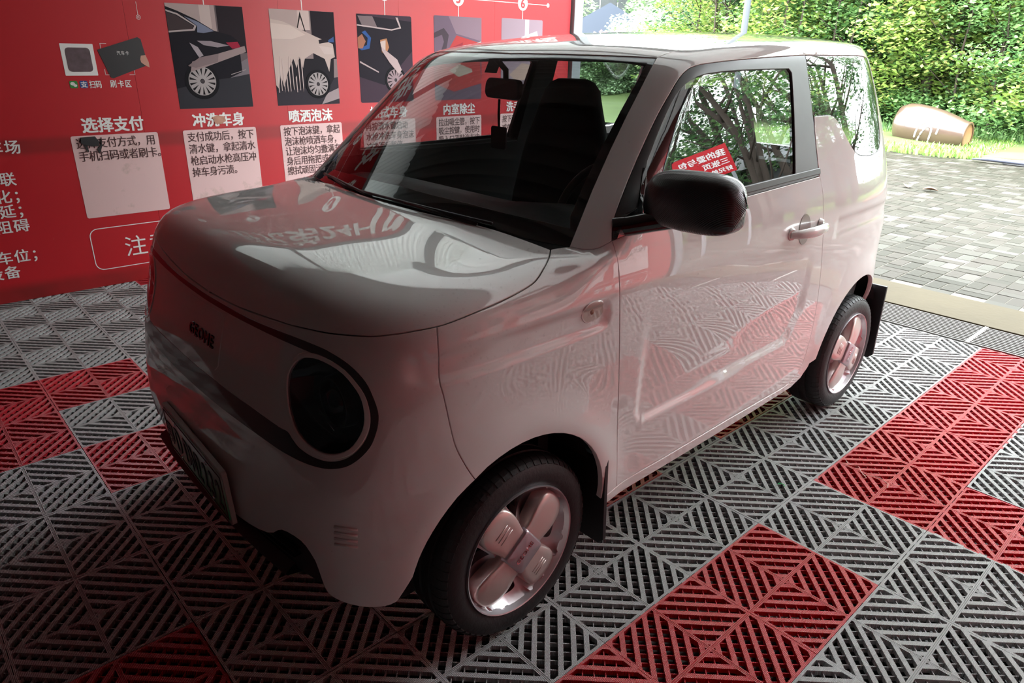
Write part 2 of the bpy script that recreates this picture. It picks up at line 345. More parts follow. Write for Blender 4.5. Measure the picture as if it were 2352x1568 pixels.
spots = []
for bi in range(-1, 48):
    for bj in range(-40, 42):
        x0 = 3.80+bi*.2; y0 = .05+bj*.2; even = (bi+bj) % 2 == 0    # block (0,2) = bricks lying along x
        for h in (0, 1):
            if even: cx_, cy_, t = x0+.1, y0+.05+.1*h, 0
            else: cx_, cy_, t = x0+.05+.1*h, y0+.1, 1
            if cx_ < 3.72: continue
            if cx_ > 13.05-.0*cy_: continue
            spots.append((cx_, cy_, t))
def seen(x, y):                              # how large a paver lies towards the bay entrance seen from inside
    d = math.hypot(x+1.6, y+.9); az = math.degrees(math.atan2(y+.9, x+1.6)); return d if 12.5 < az < 24 else d+40
spots.sort(key=lambda s: seen(s[0], s[1]))
rnd = random.Random(3)
for x, y, t in spots[:300]:
    o = link('paver', PY if t else PX, pv); o.location = (x, y, rnd.uniform(-.004, .0)); o.rotation_euler = (rnd.uniform(-.006, .006), rnd.uniform(-.006, .006), rnd.uniform(-.006, .006))
V = []; F = []; tone = []
for x, y, t in spots[300:]:
    if abs(y) > 7.5 and x < 3.6: continue
    a, b_ = (.047, .097) if t else (.097, .047); z = rnd.uniform(-.005, -.001); k = len(V); tn = rnd.random()
    V += [(x-a, y-b_, z), (x+a, y-b_, z), (x+a, y+b_, z), (x-a, y+b_, z), (x-a, y-b_, -.02), (x+a, y-b_, -.02), (x+a, y+b_, -.02), (x-a, y+b_, -.02)]
    F += [(k, k+1, k+2, k+3), (k+4, k+5, k+1, k), (k+5, k+6, k+2, k+1), (k+6, k+7, k+3, k+2), (k+7, k+4, k, k+3)]; tone += [tn]*5
me = bpy.data.meshes.new('paver_field'); me.from_pydata(V, [], F); at = me.attributes.new('tone', 'FLOAT', 'FACE'); at.data.foreach_set('value', tone)
me.materials.append(M['paverf']); tag(link('paver_field', me, pv), kind='stuff')
# ------------------------------------------------------------------ bay walls, posts, ceiling
def st(o): return tag(o, kind='structure')
st(MB().box(-4.2, XE, WF+.012, WF+.12, -.3, 2.52).build('wall_far', M['wall']))
ub_ = MB()                                     # ribbed daylight sheeting above the red board
for k in range(0, 84):
    x0 = -1.2+k*.058
    if x0+.058 > XE: break
    q = len(ub_.v); ub_.v += [(x0, WF+.06, 2.52), (x0+.02, WF+.045, 2.52), (x0+.058, WF+.06, 2.52), (x0+.058, WF+.06, 3.34), (x0+.02, WF+.045, 3.34), (x0, WF+.06, 3.34)]
    ub_.f += [(q, q+1, q+4, q+5), (q+1, q+2, q+3, q+4)]
M['sheet2'] = M['sky'].copy(); M['sheet2'].name = 'ribbed_daylight_sheet'; [setattr(q.inputs[0], 'default_value', .075) for q in M['sheet2'].node_tree.nodes if q.type == 'MIX_SHADER']; st(ub_.build('window_1', M['sheet2'])); st(MB().box(-4.2, -1.2, WF+.012, WF+.1, 2.52, 3.4).build('trim_6', M['beam']))
for k, x in enumerate((-1.2, .4, 2.0, 3.66)): st(MB().box(x-.04, x+.04, WF-.03, WF+.04, 2.52, 3.3).build('trim_%d' % (7+k), M['beam']))
st(MB().box(-4.2, XE, WF-.02, WF+.05, 2.50, 2.56).build('trim_11', M['beam']))
st(MB().box(-4.2, XE, WN-.12, WN-.012, -.3, 3.45).build('wall_near', M['wall']))
st(MB().box(-4.3, -4.2, WN-.12, WF+.12, -.3, 3.45).build('wall_front', M['shade']))
cb = MB()
prof = []
for k in range(0, 66):
    x = -4.3+k*.125; prof += [(x, 3.30), (x+.03, 3.34), (x+.09, 3.34)]
sk = MB()
for a, b_ in zip(prof[:-1], prof[1:]):
    if a[0] > 4.3: break
    q = sk if a[0] > .9 else cb
    k = len(q.v); q.v += [(a[0], WN-.3, a[1]), (b_[0], WN-.3, b_[1]), (b_[0], WF+.3, b_[1]), (a[0], WF+.3, a[1])]; q.f.append((k, k+1, k+2, k+3))
st(cb.build('ceiling', M['ceil'])); st(sk.build('added_skylight', M['sky']));  # translucent rear stretch added to lift the light inside the bay
for k, x in enumerate((-2.2, -.2, 1.8)):
    st(MB().box(x-.05, x+.05, WN, WF, 3.14, 3.29).build('trim_%d' % (k+2), M['beam']))
st(MB().box(3.70, 3.86, WN-.1, WF+.1, 3.08, 3.34).build('trim_5', M['beam']))
def post(y, lab):
    p = MB().box(-.06, .06, -.06, .06, -.02, 3.2); p = p.build('steel_post', M['beam']); p.location = (3.785, y, 0); bevel(p, .006)
    tag(p, lab, 'post'); MB().box(-.063, .075, -.075, .075, -.01, .012).build('foot_plate', M['beam'], p)
post(WF+.02, 'square grey steel post at the open end of the red wall behind the car')
post(WN-.02, 'square grey steel post at the open end of the camera-side wall, mirrored in the door')
# ------------------------------------------------------------------ THE CAR
# body skin as an implicit surface (car frame: x back from the front axle, y to the right, z up)
# ---------- body surface : implicit, car frame, metres (x back from front axle, y left-/right+, z up)
def sp(t,pts):
    """monotone-ish smooth interpolation (Catmull-Rom / pchip) through pts"""
    X=np.array([a for a,_ in pts],float);Y=np.array([b for _,b in pts],float)
    h=np.diff(X);d=np.diff(Y)/h;m=np.zeros(len(X))
    m[0]=d[0];m[-1]=d[-1]
    for i in range(1,len(X)-1):
        if d[i-1]*d[i]<=0: m[i]=0
        else:
            w1=2*h[i]+h[i-1];w2=h[i]+2*h[i-1];m[i]=(w1+w2)/(w1/d[i-1]+w2/d[i])
    t=np.asarray(t,float);i=np.clip(np.searchsorted(X,t)-1,0,len(h)-1)
    s=(t-X[i])/h[i];lo=t<X[0];hi=t>X[-1];s=np.clip(s,0,1)
    r=(2*s**3-3*s**2+1)*Y[i]+(s**3-2*s**2+s)*h[i]*m[i]+(-2*s**3+3*s**2)*Y[i+1]+(s**3-s**2)*h[i]*m[i+1]
    return r+np.where(lo,(t-X[0])*m[0],0)+np.where(hi,(t-X[-1])*m[-1],0)
def smax(a,b,k):
    h=np.maximum(k-np.abs(a-b),0)/k
    return np.maximum(a,b)+h*h*h*k/6
def smin(a,b,k): return -smax(-a,-b,k)
def sst(a,b,x):
    t=np.clip((x-a)/(b-a),0,1);return t*t*(3-2*t)
def side(x,z):
    w=.752+sp(z,[(.15,-.03),(.3,-.012),(.5,.0),(.75,.004),(.9,0),(1.0,-.012),(1.1,-.036),(1.25,-.078),(1.4,-.125),(1.5,-.16),(1.6,-.2)])
    w=w+sp(x,[(-.6,-.10),(-.4,-.035),(-.1,-.004),(.3,0),(.9,0),(1.3,-.004),(1.6,-.010),(1.9,-.022),(2.2,-.052),(2.5,-.11)])
    # wheel arch swells
    for cx_,s in ((0,1),(2.0,1)):
        r=np.sqrt((x-cx_+.03)**2+(z-.30)**2)
        w=w+.014*s*np.exp(-((r-.33)/.075)**2)*sst(.15,.35,z)
    # door : shallow panel hollow standing on a rounded ledge
    zl=.478+.02*sst(.5,1.3,x)+.12*sst(1.26,1.42,x)**2+.05*(1-sst(.40,.47,x))
    w=w-.013*sst(.405,.45,x)*(1-sst(1.37,1.425,x))*sst(0,.030,z-zl)*(1-sst(.58,.86,z))
    # side groove holding the marker lamp, and its twin on the rear quarter
    g=sst(-.335,-.29,x)*(1-sst(.235,.272,x))*(1-sst(.020,.036,np.abs(z-(.866+.02*x))))
    g2=sst(1.56,1.60,x)*(1-sst(.022,.040,np.abs(z-.885)))
    w=w-.0075*g-.007*g2
    return w
def frontx(y,z):
    xf=sp(z,[(.15,-.50),(.25,-.522),(.42,-.532),(.55,-.522),(.7,-.492),(.8,-.468),(.88,-.445),(1.0,-.41)])
    return xf+.10*np.abs(y)**2.2*1.2
def topz(x,y):
    z=sp(x,[(-.7,.93),(-.5,.98),(-.4,1.0),(-.3,1.013),(-.15,1.026),(0,1.034),(.15,1.045),(.3,1.05),(.8,1.055)])
    return z-.025*np.abs(y/.65)**2.2
def windx(y,z):
    return .13+(z-1.06)*1.13+.11*np.abs(y/.6)**2
def roofz(x,y):
    return sp(x,[(.3,1.40),(.6,1.475),(.7,1.495),(.8,1.51),(1.0,1.532),(1.3,1.55),(1.7,1.558),(2.1,1.55),(2.5,1.52)])-.04*np.abs(y/.6)**2.5
def rearx(y,z):
    return sp(z,[(.2,2.38),(.5,2.48),(.8,2.48),(1.0,2.44),(1.3,2.33),(1.5,2.22)])-.16*np.abs(y/.7)**2.5
def low(x,y,z):
    y=np.abs(y)
    a=smax(y-side(x,z),frontx(y,z)-x,.30)
    a=smax(a,x-rearx(y,z),.30)
    a=smax(a,z-topz(x,y),.14-.115*sst(.06,.29,x))
    return a
def cab(x,y,z):
    y=np.abs(y)
    a=smax(y-side(x,z),(windx(y,z)-x)*.7,.09)
    a=smax(a,x-rearx(y,z),.30)
    a=smax(a,z-roofz(x,y),.07)
    return np.maximum(a,(.62-z)*.5)
def body(x,y,z):
    return smax(np.minimum(low(x,y,z),cab(x,y,z)),.2-z,.02)

def solve(fn, c, d, lo=0., hi=3., lvl=0.):
    """first crossing going outwards from the inside point c along d"""
    c = np.broadcast_to(np.asarray(c, float), d.shape); n = len(d)
    ts = np.linspace(lo, hi, 61); val = np.stack([fn(*(c+d*t).T) for t in ts], 1)-lvl
    s = (val[:, :-1] <= 0) & (val[:, 1:] > 0); i = s.argmax(1); a = ts[i]; b = ts[i+1]
    for _ in range(26):
        m_ = (a+b)/2; v = fn(*(c+d*m_[:, None]).T)-lvl; a = np.where(v <= 0, m_, a); b = np.where(v <= 0, b, m_)
    return c+d*((a+b)/2)[:, None]
def normal(fn, q, e=8e-4):
    g = []
    for k in range(3):
        o = np.zeros(3); o[k] = e; g.append(fn(*(q+o).T)-fn(*(q-o).T))
    g = np.stack(g, 1); return g/np.linalg.norm(g, axis=1)[:, None]
def yz(pts, fn=None):                         # front features given as (y,z): slide back onto the nose
    P = np.array(pts, float); c = np.stack([np.full(len(P), .3), P[:, 0], P[:, 1]], 1); d = np.tile([-1., 0, 0], (len(P), 1)); return solve(fn or low, c, d, 0, 1.2)
def xz(pts, fn=None):                         # side features (x,z)
    P = np.array(pts, float); c = np.stack([P[:, 0], np.full(len(P), -.05), P[:, 1]], 1); d = np.tile([0., -1, 0], (len(P), 1)); return solve(fn or body, c, d, 0, 1.2)
def xy(pts, fn=None, z0=.5):
    P = np.array(pts, float); c = np.stack([P[:, 0], P[:, 1], np.full(len(P), z0)], 1); d = np.tile([0., 0, 1.], (len(P), 1)); return solve(fn or body, c, d, 0, 1.5)
def smooth(P, n=6):
    P = np.asarray(P, float); out = []
    for i in range(len(P)-1):
        p0, p1, p2, p3 = P[max(i-1, 0)], P[i], P[i+1], P[min(i+2, len(P)-1)]
        for k in range(n): t = k/n; out.append(.5*((2*p1)+(p2-p0)*t+(2*p0-5*p1+4*p2-p3)*t*t+(3*p1-p0-3*p2+p3)*t**3))
    out.append(P[-1]); return np.array(out)
AX = {'-x': (np.array([-1., 0, 0]), np.array([0, 1., 0]), np.array([0, 0, 1.])), '+x': (np.array([1., 0, 0]), np.array([0, 1., 0]), np.array([0, 0, 1.])),
      '-y': (np.array([0, -1., 0]), np.array([1., 0, 0]), np.array([0, 0, 1.])), '+z': (np.array([0, 0, 1.]), np.array([1., 0, 0]), np.array([0, 1., 0]))}
class Proj:
    def __init__(s, c, ax): s.c = np.array(c, float); s.n, s.u, s.v = AX[ax]
    def to2(s, P): q = P-s.c; w = q@s.n; return np.stack([q@s.u/w, q@s.v/w], 1)
    def dirs(s, U): return s.n+U[:, :1]*s.u+U[:, 1:]*s.v
def inpoly(P, poly):
    x, y = P[:, 0], P[:, 1]; r = np.zeros(len(P), bool); n = len(poly)
    for i in range(n):
        x1, y1 = poly[i]; x2, y2 = poly[(i+1) % n]
        if y1 == y2: continue
        c = ((y1 > y) != (y2 > y)) & (x < (x2-x1)*(y-y1)/(y2-y1)+x1); r ^= c
    return r
def distpoly(P, poly):
    a = poly; b = np.roll(poly, -1, 0); d = np.full(len(P), 9.)
    for p, q in zip(a, b):
        v = q-p; L = max(v@v, 1e-12); t = np.clip(((P-p)@v)/L, 0, 1); d = np.minimum(d, np.linalg.norm(P-(p+t[:, None]*v), axis=1))
    return d
def resample(P, s, closed=True):
    P = np.asarray(P, float); Q = np.vstack([P, P[:1]]) if closed else P; out = []
    for a, b in zip(Q[:-1], Q[1:]):
        L = np.linalg.norm(b-a); n = max(1, int(math.ceil(L/s)))
        for k in range(n): out.append(a+(b-a)*k/n)
    if not closed: out.append(Q[-1])
    P = np.array(out); keep = [0]
    for i in range(1, len(P)):
        if np.linalg.norm(P[i]-P[keep[-1]]) > s*.25: keep.append(i)
    return P[keep]
def panel(name, loops, pr, m, parent, fn=None, s=.022, gap=.002, flange=.016, lift=0., mirror=True, sym=False, roll=.0016, mats=None, thick=None):
    """body panel cut from the skin : loops = list of closed 3D curves (first outer, rest holes)"""
    fn = fn or body; V2 = []; rings = []
    for li, L in enumerate(loops):
        L = resample(L, s*.55); U = pr.to2(L); area = np.sum(U[:, 0]*np.roll(U[:, 1], -1)-np.roll(U[:, 0], -1)*U[:, 1])
        P3 = solve(fn, pr.c, pr.dirs(U)); N = normal(fn, P3)
        T = np.roll(P3, -1, 0)-np.roll(P3, 1, 0); T /= np.linalg.norm(T, axis=1)[:, None]+1e-9
        O = np.cross(T, N)                     # sideways in the skin
        # choose sign so that O points out of the panel material
        test = pr.to2(P3+O*.004); ins = inpoly(test, U); sg = -1 if (ins.mean() > .5) else 1
        if li: sg = -sg
        O = O*sg; keep = np.ones(len(P3), bool)
        if sym: keep = np.abs(P3[:, 1]) > 1e-3
        g = np.where(keep, gap, 0.)[:, None]; P3 = P3-O*g; U = pr.to2(P3); P3 = solve(fn, pr.c, pr.dirs(U)); rings.append((U, P3, O, keep))
    polys = [r[0] for r in rings]; outer = polys[0]
    # spacing in parameter units
    sc = np.mean(np.linalg.norm(np.diff(outer, axis=0), axis=1))/np.mean(np.linalg.norm(np.diff(rings[0][1], axis=0), axis=1)); h = s*sc
    lo, hi = outer.min(0), outer.max(0); gx, gy = np.meshgrid(np.arange(lo[0], hi[0], h), np.arange(lo[1], hi[1], h*.87)); gx = gx+(np.arange(gx.shape[0])[:, None] % 2)*h*.5
    G = np.stack([gx.ravel(), gy.ravel()], 1); k = inpoly(G, outer)
    for q in polys[1:]: k &= ~inpoly(G, q)
    G = G[k]; dd = np.full(len(G), 9.)
    for q in polys: dd = np.minimum(dd, distpoly(G, q))
    G = G[dd > h*.45]
    A = np.vstack(polys+[G]); E = []; o = 0
    for q in polys: E += [(o+i, o+(i+1) % len(q)) for i in range(len(q))]; o += len(q)
    vv, _, ff, ov, _, _ = delaunay_2d_cdt([Vector(a) for a in A], E, [], 0, 1e-7)
    VV = np.array([tuple(v) for v in vv]); FF = np.array([f for f in ff if len(f) == 3]); cen = VV[FF].mean(1); k = inpoly(cen, outer)
    for q in polys[1:]: k &= ~inpoly(cen, q)
    FF = FF[k]; back = {}
    for i, l_ in enumerate(ov):
        for j in l_: back[j] = i
    P = solve(fn, pr.c, pr.dirs(VV)); N = normal(fn, P); P = P+N*lift
    # consistent winding
    tri = P[FF]; nn = np.cross(tri[:, 1]-tri[:, 0], tri[:, 2]-tri[:, 0]); fl_ = (nn*N[FF[:, 0]]).sum(1) < 0; FF[fl_] = FF[fl_][:, ::-1]
    verts = [P]; norms = [N]; faces = [tuple(f) for f in FF]; base = len(P); off = 0
    for U, P3, O, keep in rings:
        n = len(U); idx = [back[off+i] for i in range(n)]; off += n
        N3 = N[idx]; B = P[idx]; w = np.where(keep, 1., 0.)[:, None]
        r1 = B-N3*roll+O*roll*w; r2 = r1-N3*flange
        verts += [r1, r2]; n1 = N3*.35+O; n1 /= np.linalg.norm(n1, axis=1)[:, None]; norms += [n1, O]
        i1 = base; i2 = base+n; base += 2*n
        for i in range(n):
            j = (i+1) % n
            if sym and not keep[i] and not keep[j]: continue
            for a, b, c, d in ((idx[i], idx[j], i1+j, i1+i), (i1+i, i1+j, i2+j, i2+i)):
                faces.append((a, b, c, d))
    V = np.vstack(verts); NN = np.vstack(norms)
    if sym:                                    # close a centre-line panel with its own reflection
        n0 = len(V); Vm = V*[1, -1, 1]; Nm = NN*[1, -1, 1]; faces = faces+[tuple(n0+i for i in f) for f in faces]; V = np.vstack([V, Vm]); NN = np.vstack([NN, Nm])
    res = []
    for mir in ((False, True) if (mirror and not sym) else (False,)):
        Vx = V*[1, -1, 1] if mir else V; Nx = NN*[1, -1, 1] if mir else NN
        me = bpy.data.meshes.new(name); me.from_pydata(Vx.tolist(), [], faces)
        b = bmesh.new(); b.from_mesh(me); b.verts.ensure_lookup_table(); b.faces.ensure_lookup_table()
        Nl = [Vector(x) for x in Nx]
        for f in b.faces:
            av = Vector((0, 0, 0))
            for v in f.verts: av += Nl[v.index]
            if f.normal.dot(av) < 0: f.normal_flip()
            f.smooth = True
        if sym: pass
        b.to_mesh(me); b.free()
        me.normals_split_custom_set_from_vertices([tuple(x) for x in Nx]); me.materials.append(m)
        res.append(link(name, me, parent))
    return res
def both(name, fnbuild, m, parent, **k):      # a part and its mirror image
    me = fnbuild(); a = link(name, me, parent); a.data.materials.append(m)
    me2 = me.copy(); b = bmesh.new(); b.from_mesh(me2); bmesh.ops.scale(b, vec=(1, -1, 1), verts=b.verts); bmesh.ops.reverse_faces(b, faces=b.faces); b.to_mesh(me2); b.free()
    c = link(name, me2, parent); return a, c

car = empty('car', (-.544, .924, 0), math.radians(.72))
tag(car, 'small boxy cream-white two-door electric car with brown front trim loop, freshly washed', 'car')
cat = lambda *a: np.vstack([np.atleast_2d(x) for x in a])
# key curves ------------------------------------------------------------
fline = smooth(xz([(-.245, .946), (-.254, .896), (-.254, .839), (-.251, .799), (-.244, .756), (-.234, .698), (-.226, .664), (-.209, .62), (-.184, .575)]), 3)
lip = smooth(yz([(0, .8815), (-.111, .884), (-.203, .888), (-.379, .901), (-.459, .909), (-.516, .915), (-.563, .921), (-.603, .926), (-.637, .93), (-.675, .938)]), 3)
lipside = smooth(cat(lip[-1], xz([(-.245, .946), (-.199, .953), (-.144, .961), (-.082, .968), (-.012, .978), (.036, .988)]), xy([(.092, -.685), (.134, -.658), (.168, -.629)])), 3)
split = int(np.argmin(np.linalg.norm(lipside-fline[0], axis=1)))
hoodrear = smooth(xy([(.168, -.629), (.162, -.43), (.141, -.298), (.122, -.159), (.112, 0)], low, .5), 3)
archF = [(-.030+.318*math.cos(t), .300+.318*math.sin(t)) for t in np.radians(np.linspace(165, 0, 26))]
archF = [p for p in archF]
archR = [(1.955+.332*math.cos(t), .300+.330*math.sin(t)) for t in np.radians(np.linspace(178, 8, 28))]
doorF = [(.367, .301), (.338, .461), (.325, .628), (.311, .76), (.301, .882), (.296, .973), (.293, 1.043)]
doorR = [(1.446, .291), (1.501, .312), (1.529, .362), (1.539, .454), (1.537, .564), (1.51, .71), (1.478, .832), (1.452, .947), (1.438, 1.053), (1.423, 1.101)]
doorR2 = [(1.416, 1.184), (1.415, 1.296), (1.413, 1.393), (1.415, 1.480)]
frameO = [(1.415, 1.480), (1.141, 1.470), (.933, 1.460), (.797, 1.451), (.726, 1.440), (.672, 1.415), (.616, 1.372), (.558, 1.322), (.492, 1.26), (.421, 1.191), (.36, 1.129), (.317, 1.082), (.293, 1.043)]
beltL = [(.293, 1.043), (.42, 1.060), (.60, 1.069), (.92, 1.080), (1.20, 1.086), (1.423, 1.090)]
pilF = [(.218, -.645, 1.025), (.269, -.628, 1.076), (.34, -.604, 1.147), (.431, -.578, 1.236), (.52, -.556, 1.321), (.596, -.54, 1.393), (.665, -.520, 1.447), (.695, -.508, 1.463)]
ditch = [(.695, -.508), (.746, -.51), (.813, -.503), (.903, -.503), (1.098, -.527), (1.335, -.545), (1.8, -.548), (2.08, -.515), (2.17, -.48)]
tailE = [(-.48, 1.488), (-.53, 1.40), (-.55, 1.2), (-.565, 1.0), (-.575, .8), (-.575, .55), (-.57, .36)]
def rear(pts):
    P = np.array(pts, float); c = np.stack([np.full(len(P), 1.6), P[:, 0], P[:, 1]], 1); d = np.tile([1., 0, 0], (len(P), 1)); return solve(body, c, d, 0, 1.4)
# ---- bumper / nose
cutout = smooth(yz([(0, .325), (-.21, .335), (-.368, .372), (-.442, .42), (-.514, .425), (-.547, .396), (-.557, .37), (-.568, .314), (-.584, .293), (-.63, .284), (-.685, .286), (-.702, .298)]), 3)
aF = xz([(-.338, .363), (-.325, .41), (-.306, .453), (-.275, .500), (-.232, .545), (-.184, .575)])
LP = yz([(.0, 0.8)])  # noqa
lampc = [(-.434, .773), (-.432, .802), (-.444, .827), (-.465, .848), (-.493, .858), (-.524, .862), (-.561, .859), (-.595, .849), (-.62, .832), (-.639, .812), (-.65, .788), (-.655, .762), (-.654, .737), (-.646, .712), (-.633, .691), (-.612, .676), (-.588, .668), (-.558, .666), (-.522, .673), (-.49, .687), (-.466, .709), (-.447, .737)]
lamp3 = yz(smooth(lampc+lampc[:1], 2)[:-1])
prB = Proj((.35, 0, .6), '-x')
bump = cat(cutout, smooth(aF, 2), fline[::-1], lipside[:split][::-1], lip[::-1])
bump = bump[np.r_[True, np.linalg.norm(np.diff(bump, axis=0), axis=1) > 2e-3]]
panel('front_bumper', [bump, lamp3], prB, M['paint'], car, fn=low, s=.020, gap=.0024, sym=True)
bumper = bpy.data.objects['front_bumper']
# brown trim loop round the two lamps, standing just proud of the bumper
so = [(0, .872), (-.162, .874), (-.255, .876), (-.364, .881), (-.459, .885), (-.521, .885), (-.552, .882), (-.589, .874), (-.62, .86), (-.645, .839), (-.661, .813), (-.673, .782), (-.676, .755), (-.674, .729), (-.668, .702), (-.653, .675), (-.632, .654), (-.606, .642), (-.578, .635), (-.532, .630), (-.477, .628), (-.43, .627), (-.357, .628), (-.269, .628), (-.167, .627), (0, .626)]
si = [(0, .680), (-.106, .681), (-.213, .681), (-.319, .679), (-.42, .676), (-.455, .677), (-.475, .667), (-.498, .657), (-.523, .652), (-.553, .650), (-.586, .652), (-.614, .661), (-.637, .677), (-.654, .701), (-.663, .727), (-.665, .757), (-.660, .784), (-.647, .811), (-.625, .836), (-.593, .855), (-.553, .865), (-.509, .868), (-.459, .868), (-.368, .866), (-.259, .864), (-.166, .862), (0, .860)]
loop = cat(yz(smooth(so, 3)), yz(smooth(si, 3)))
panel('trim_loop', [loop], prB, M['stripe'], bumper, fn=low, s=.016, gap=0, flange=.004, lift=.0012, sym=True, roll=.0006)
# silvery ring around each lamp glass
def scale_about(P, k, c): return [(c[0]+(a-c[0])*k, c[1]+(b-c[1])*k) for a, b in P]
cc = (-.546, .764)
ringo = yz(smooth(scale_about(lampc, 1.07, cc)+scale_about(lampc, 1.07, cc)[:1], 2)[:-1])
for o in panel('lamp_ring', [ringo, lamp3], prB, M['whitegloss'], bumper, fn=low, s=.012, gap=.0, flange=.006, lift=.0025, roll=.002): pass
# headlamps : dark bowl, projector, light blades, cover glass
for sgn in (1, -1):
    hl = None
    inner = np.array(lamp3); cen = inner.mean(0); b = MB(); k0 = 0; n = len(inner)
    for t, dx in ((1.0, .004), (.93, .035), (.80, .055), (.45, .075), (0.02, .078)):
        for p in inner: q = cen+(p-cen)*t; b.v.append((q[0]+dx+(.0 if t == 1 else 0), q[1]*sgn, q[2]))
    for r_ in range(4):
        for i in range(n): j = (i+1) % n; b.f.append((r_*n+i, r_*n+j, (r_+1)*n+j, (r_+1)*n+i))
    hl = b.build('headlamp', M['gloss'], car, smooth=50)
    T = lambda p, s_=sgn: (cen[0]+.02-p[2], (cen[1]+p[0])*s_, cen[2]+p[1]+.0)
    MB().lathe([(.0, .01), (.022, .008), (.033, -.004), (.036, -.02), (.036, -.05)], 28, T).build('projector_lens', M['gloss'], hl, True)
    MB().lathe([(.050, -.02), (.053, .0), (.058, .0), (.062, -.03)], 32, T).build('inner_ring', M['black'], hl, 40)
    bl = MB()
    for dz in (-.040, -.048): bl.box(-.03, .035, dz, dz+.003, .006, .01, lambda p, s_=sgn: (cen[0]+.012-p[2], (cen[1]+.0+p[0])*s_, cen[2]+p[1]+.35*(p[0])))
    bl.build('light_blade', M['chrome'], hl)
g = panel('cover_glass', [lamp3], prB, M['lampglass'], car, fn=low, s=.02, gap=.001, flange=.002, lift=-.001)
hls = [o for o in bpy.data.objects if o.name.startswith('headlamp')]
g[0].parent = hls[0]; g[1].parent = hls[1]
# embossed badge plate with raised letters
bp = [(.115, .838), (.112, .722), (.095, .706), (-.095, .706), (-.112, .722), (-.115, .838), (-.098, .850), (.098, .850)]
bp3 = yz(resample(np.array(bp), .01)); prF = Proj((.35, 0, .75), '-x')
panel('badge_plate', [bp3], prF, M['paint'], bumper, fn=low, s=.018, gap=0, flange=.001, lift=.0016, mirror=False, roll=.0016)
tm = text_mesh('GEOME', .044, .0008, .002, 1.15, 'CENTER'); tm2 = tm.copy(); vv = np.array([v.co[:] for v in tm2.vertices])
wp = yz([(-float(a), .758+float(b_)) for a, b_ in vv[:, :2]])
for v, p_, w_ in zip(tm2.vertices, wp, vv): v.co = (p_[0]-.004-w_[2], p_[1], p_[2])
link('badge_lettering', tm2, bumper, M['dchrome'])
# ---- hood, fenders, sill, door, side frame, roof
hood = cat(lip, lipside[1:], hoodrear[1:])
prH = Proj((.05, 0, .40), '+z')
panel('hood', [hood], prH, M['paint'], car, fn=low, s=.020, gap=.0036, sym=True)
prS = Proj((.3, 0, .7), '-y')
pilb = smooth(cat([(.172, -.629, 1.023)], [(.218, -.645, 1.025)], xz([(.231, 1.023), (.256, 1.028), (.293, 1.043)])), 3)
fend = cat(fline, xz([p for p in archF if p[0] > -.17])[0:], xz([(.300, .30), (.330, .300)]), smooth(xz(doorF), 3), pilb[::-1], lipside[split:][::-1])
fend = fend[np.r_[True, np.linalg.norm(np.diff(fend, axis=0), axis=1) > 2e-3]]
fe = panel('front_fender', [fend], prS, M['paint'], car, fn=body, s=.018, gap=.0024)
prD = Proj((.9, 0, .7), '-y')
door = cat(smooth(xz(doorF), 3), smooth(xz(beltL), 3)[1:], smooth(xz(doorR), 3)[::-1][1:], xz([(1.066, .303), (.79, .303), (.552, .302)]))
doors = panel('door', [door], prD, M['paint'], car, fn=body, s=.018, gap=.0022)
sill = cat(xz([(.300, .297), (.6, .297), (1.0, .297), (1.4, .285), (1.48, .292), (1.535, .335), (1.59, .37), (1.58, .325), (1.545, .282), (1.48, .262), (1.0, .262), (.6, .262), (.31, .262)]))
panel('sill', [sill], prD, M['paint'], car, fn=body, s=.02, gap=.0012, flange=.05)
prQ = Proj((1.15, 0, .85), '-y')
rg_low = [(1.423, 1.286), (1.489, 1.286), (1.554, 1.284), (1.596, 1.272), (1.645, 1.235), (1.713, 1.171), (1.771, 1.137), (1.837, 1.126), (1.908, 1.122), (2.000, 1.130), (2.040, 1.17), (2.055, 1.29), (2.050, 1.42), (2.03, 1.462), (1.98, 1.478), (1.703, 1.482), (1.415, 1.480)]
q1 = cat(xz([(1.446, .291), (1.50, .29), (1.548, .33)]), xz([p for p in archR if p[1] > .345]), xz([(2.29, .34)]), rear(tailE[::-1]), xy(ditch[::-1][1:], body, 1.0))
q2 = cat(q1, np.array(pilF[::-1][1:]), pilb[2:][1:], smooth(xz(frameO), 3)[::-1][1:-1], smooth(xz(rg_low), 2)[::-1], smooth(xz(doorR2[:2][::-1]+doorR[::-1]), 2)[1:-1])
q2 = q2[np.r_[True, np.linalg.norm(np.diff(q2, axis=0), axis=1) > 2e-3]]
panel('side_frame', [q2], prQ, M['paint'], car, fn=body, s=.018, gap=.0022)
prR = Proj((1.3, 0, .9), '+z')
hdr = xy([(.605, 0), (.612, -.127), (.630, -.27), (.660, -.40), (.695, -.508)], cab, .9)
roofl = cat(hdr, xy(ditch[1:], body, 1.0), rear([(-.3, 1.505), (0, 1.51)]))
panel('roof', [roofl], prR, M['paint'], car, fn=body, s=.024, gap=.002, sym=True)
# tailgate with window
tail = cat(rear([(0, 1.51), (-.3, 1.505)]), rear(tailE), rear([(-.5, .33), (0, .33)]))
tw = rear([(.42, 1.40), (.46, 1.15), (.40, 1.06), (-.40, 1.06), (-.46, 1.15), (-.42, 1.40), (-.3, 1.43), (.3, 1.43)])
tail = cat(tail, (tail*[1, -1, 1])[::-1][1:-1])
prT = Proj((1.6, 0, .9), '+x')
panel('tailgate', [tail, tw], prT, M['paint'], car, fn=body, s=.03, gap=.002, mirror=False)
panel('tailgate_glass', [tw], prT, M['windshield'], car, fn=body, s=.04, gap=.0, flange=.003, mirror=False)
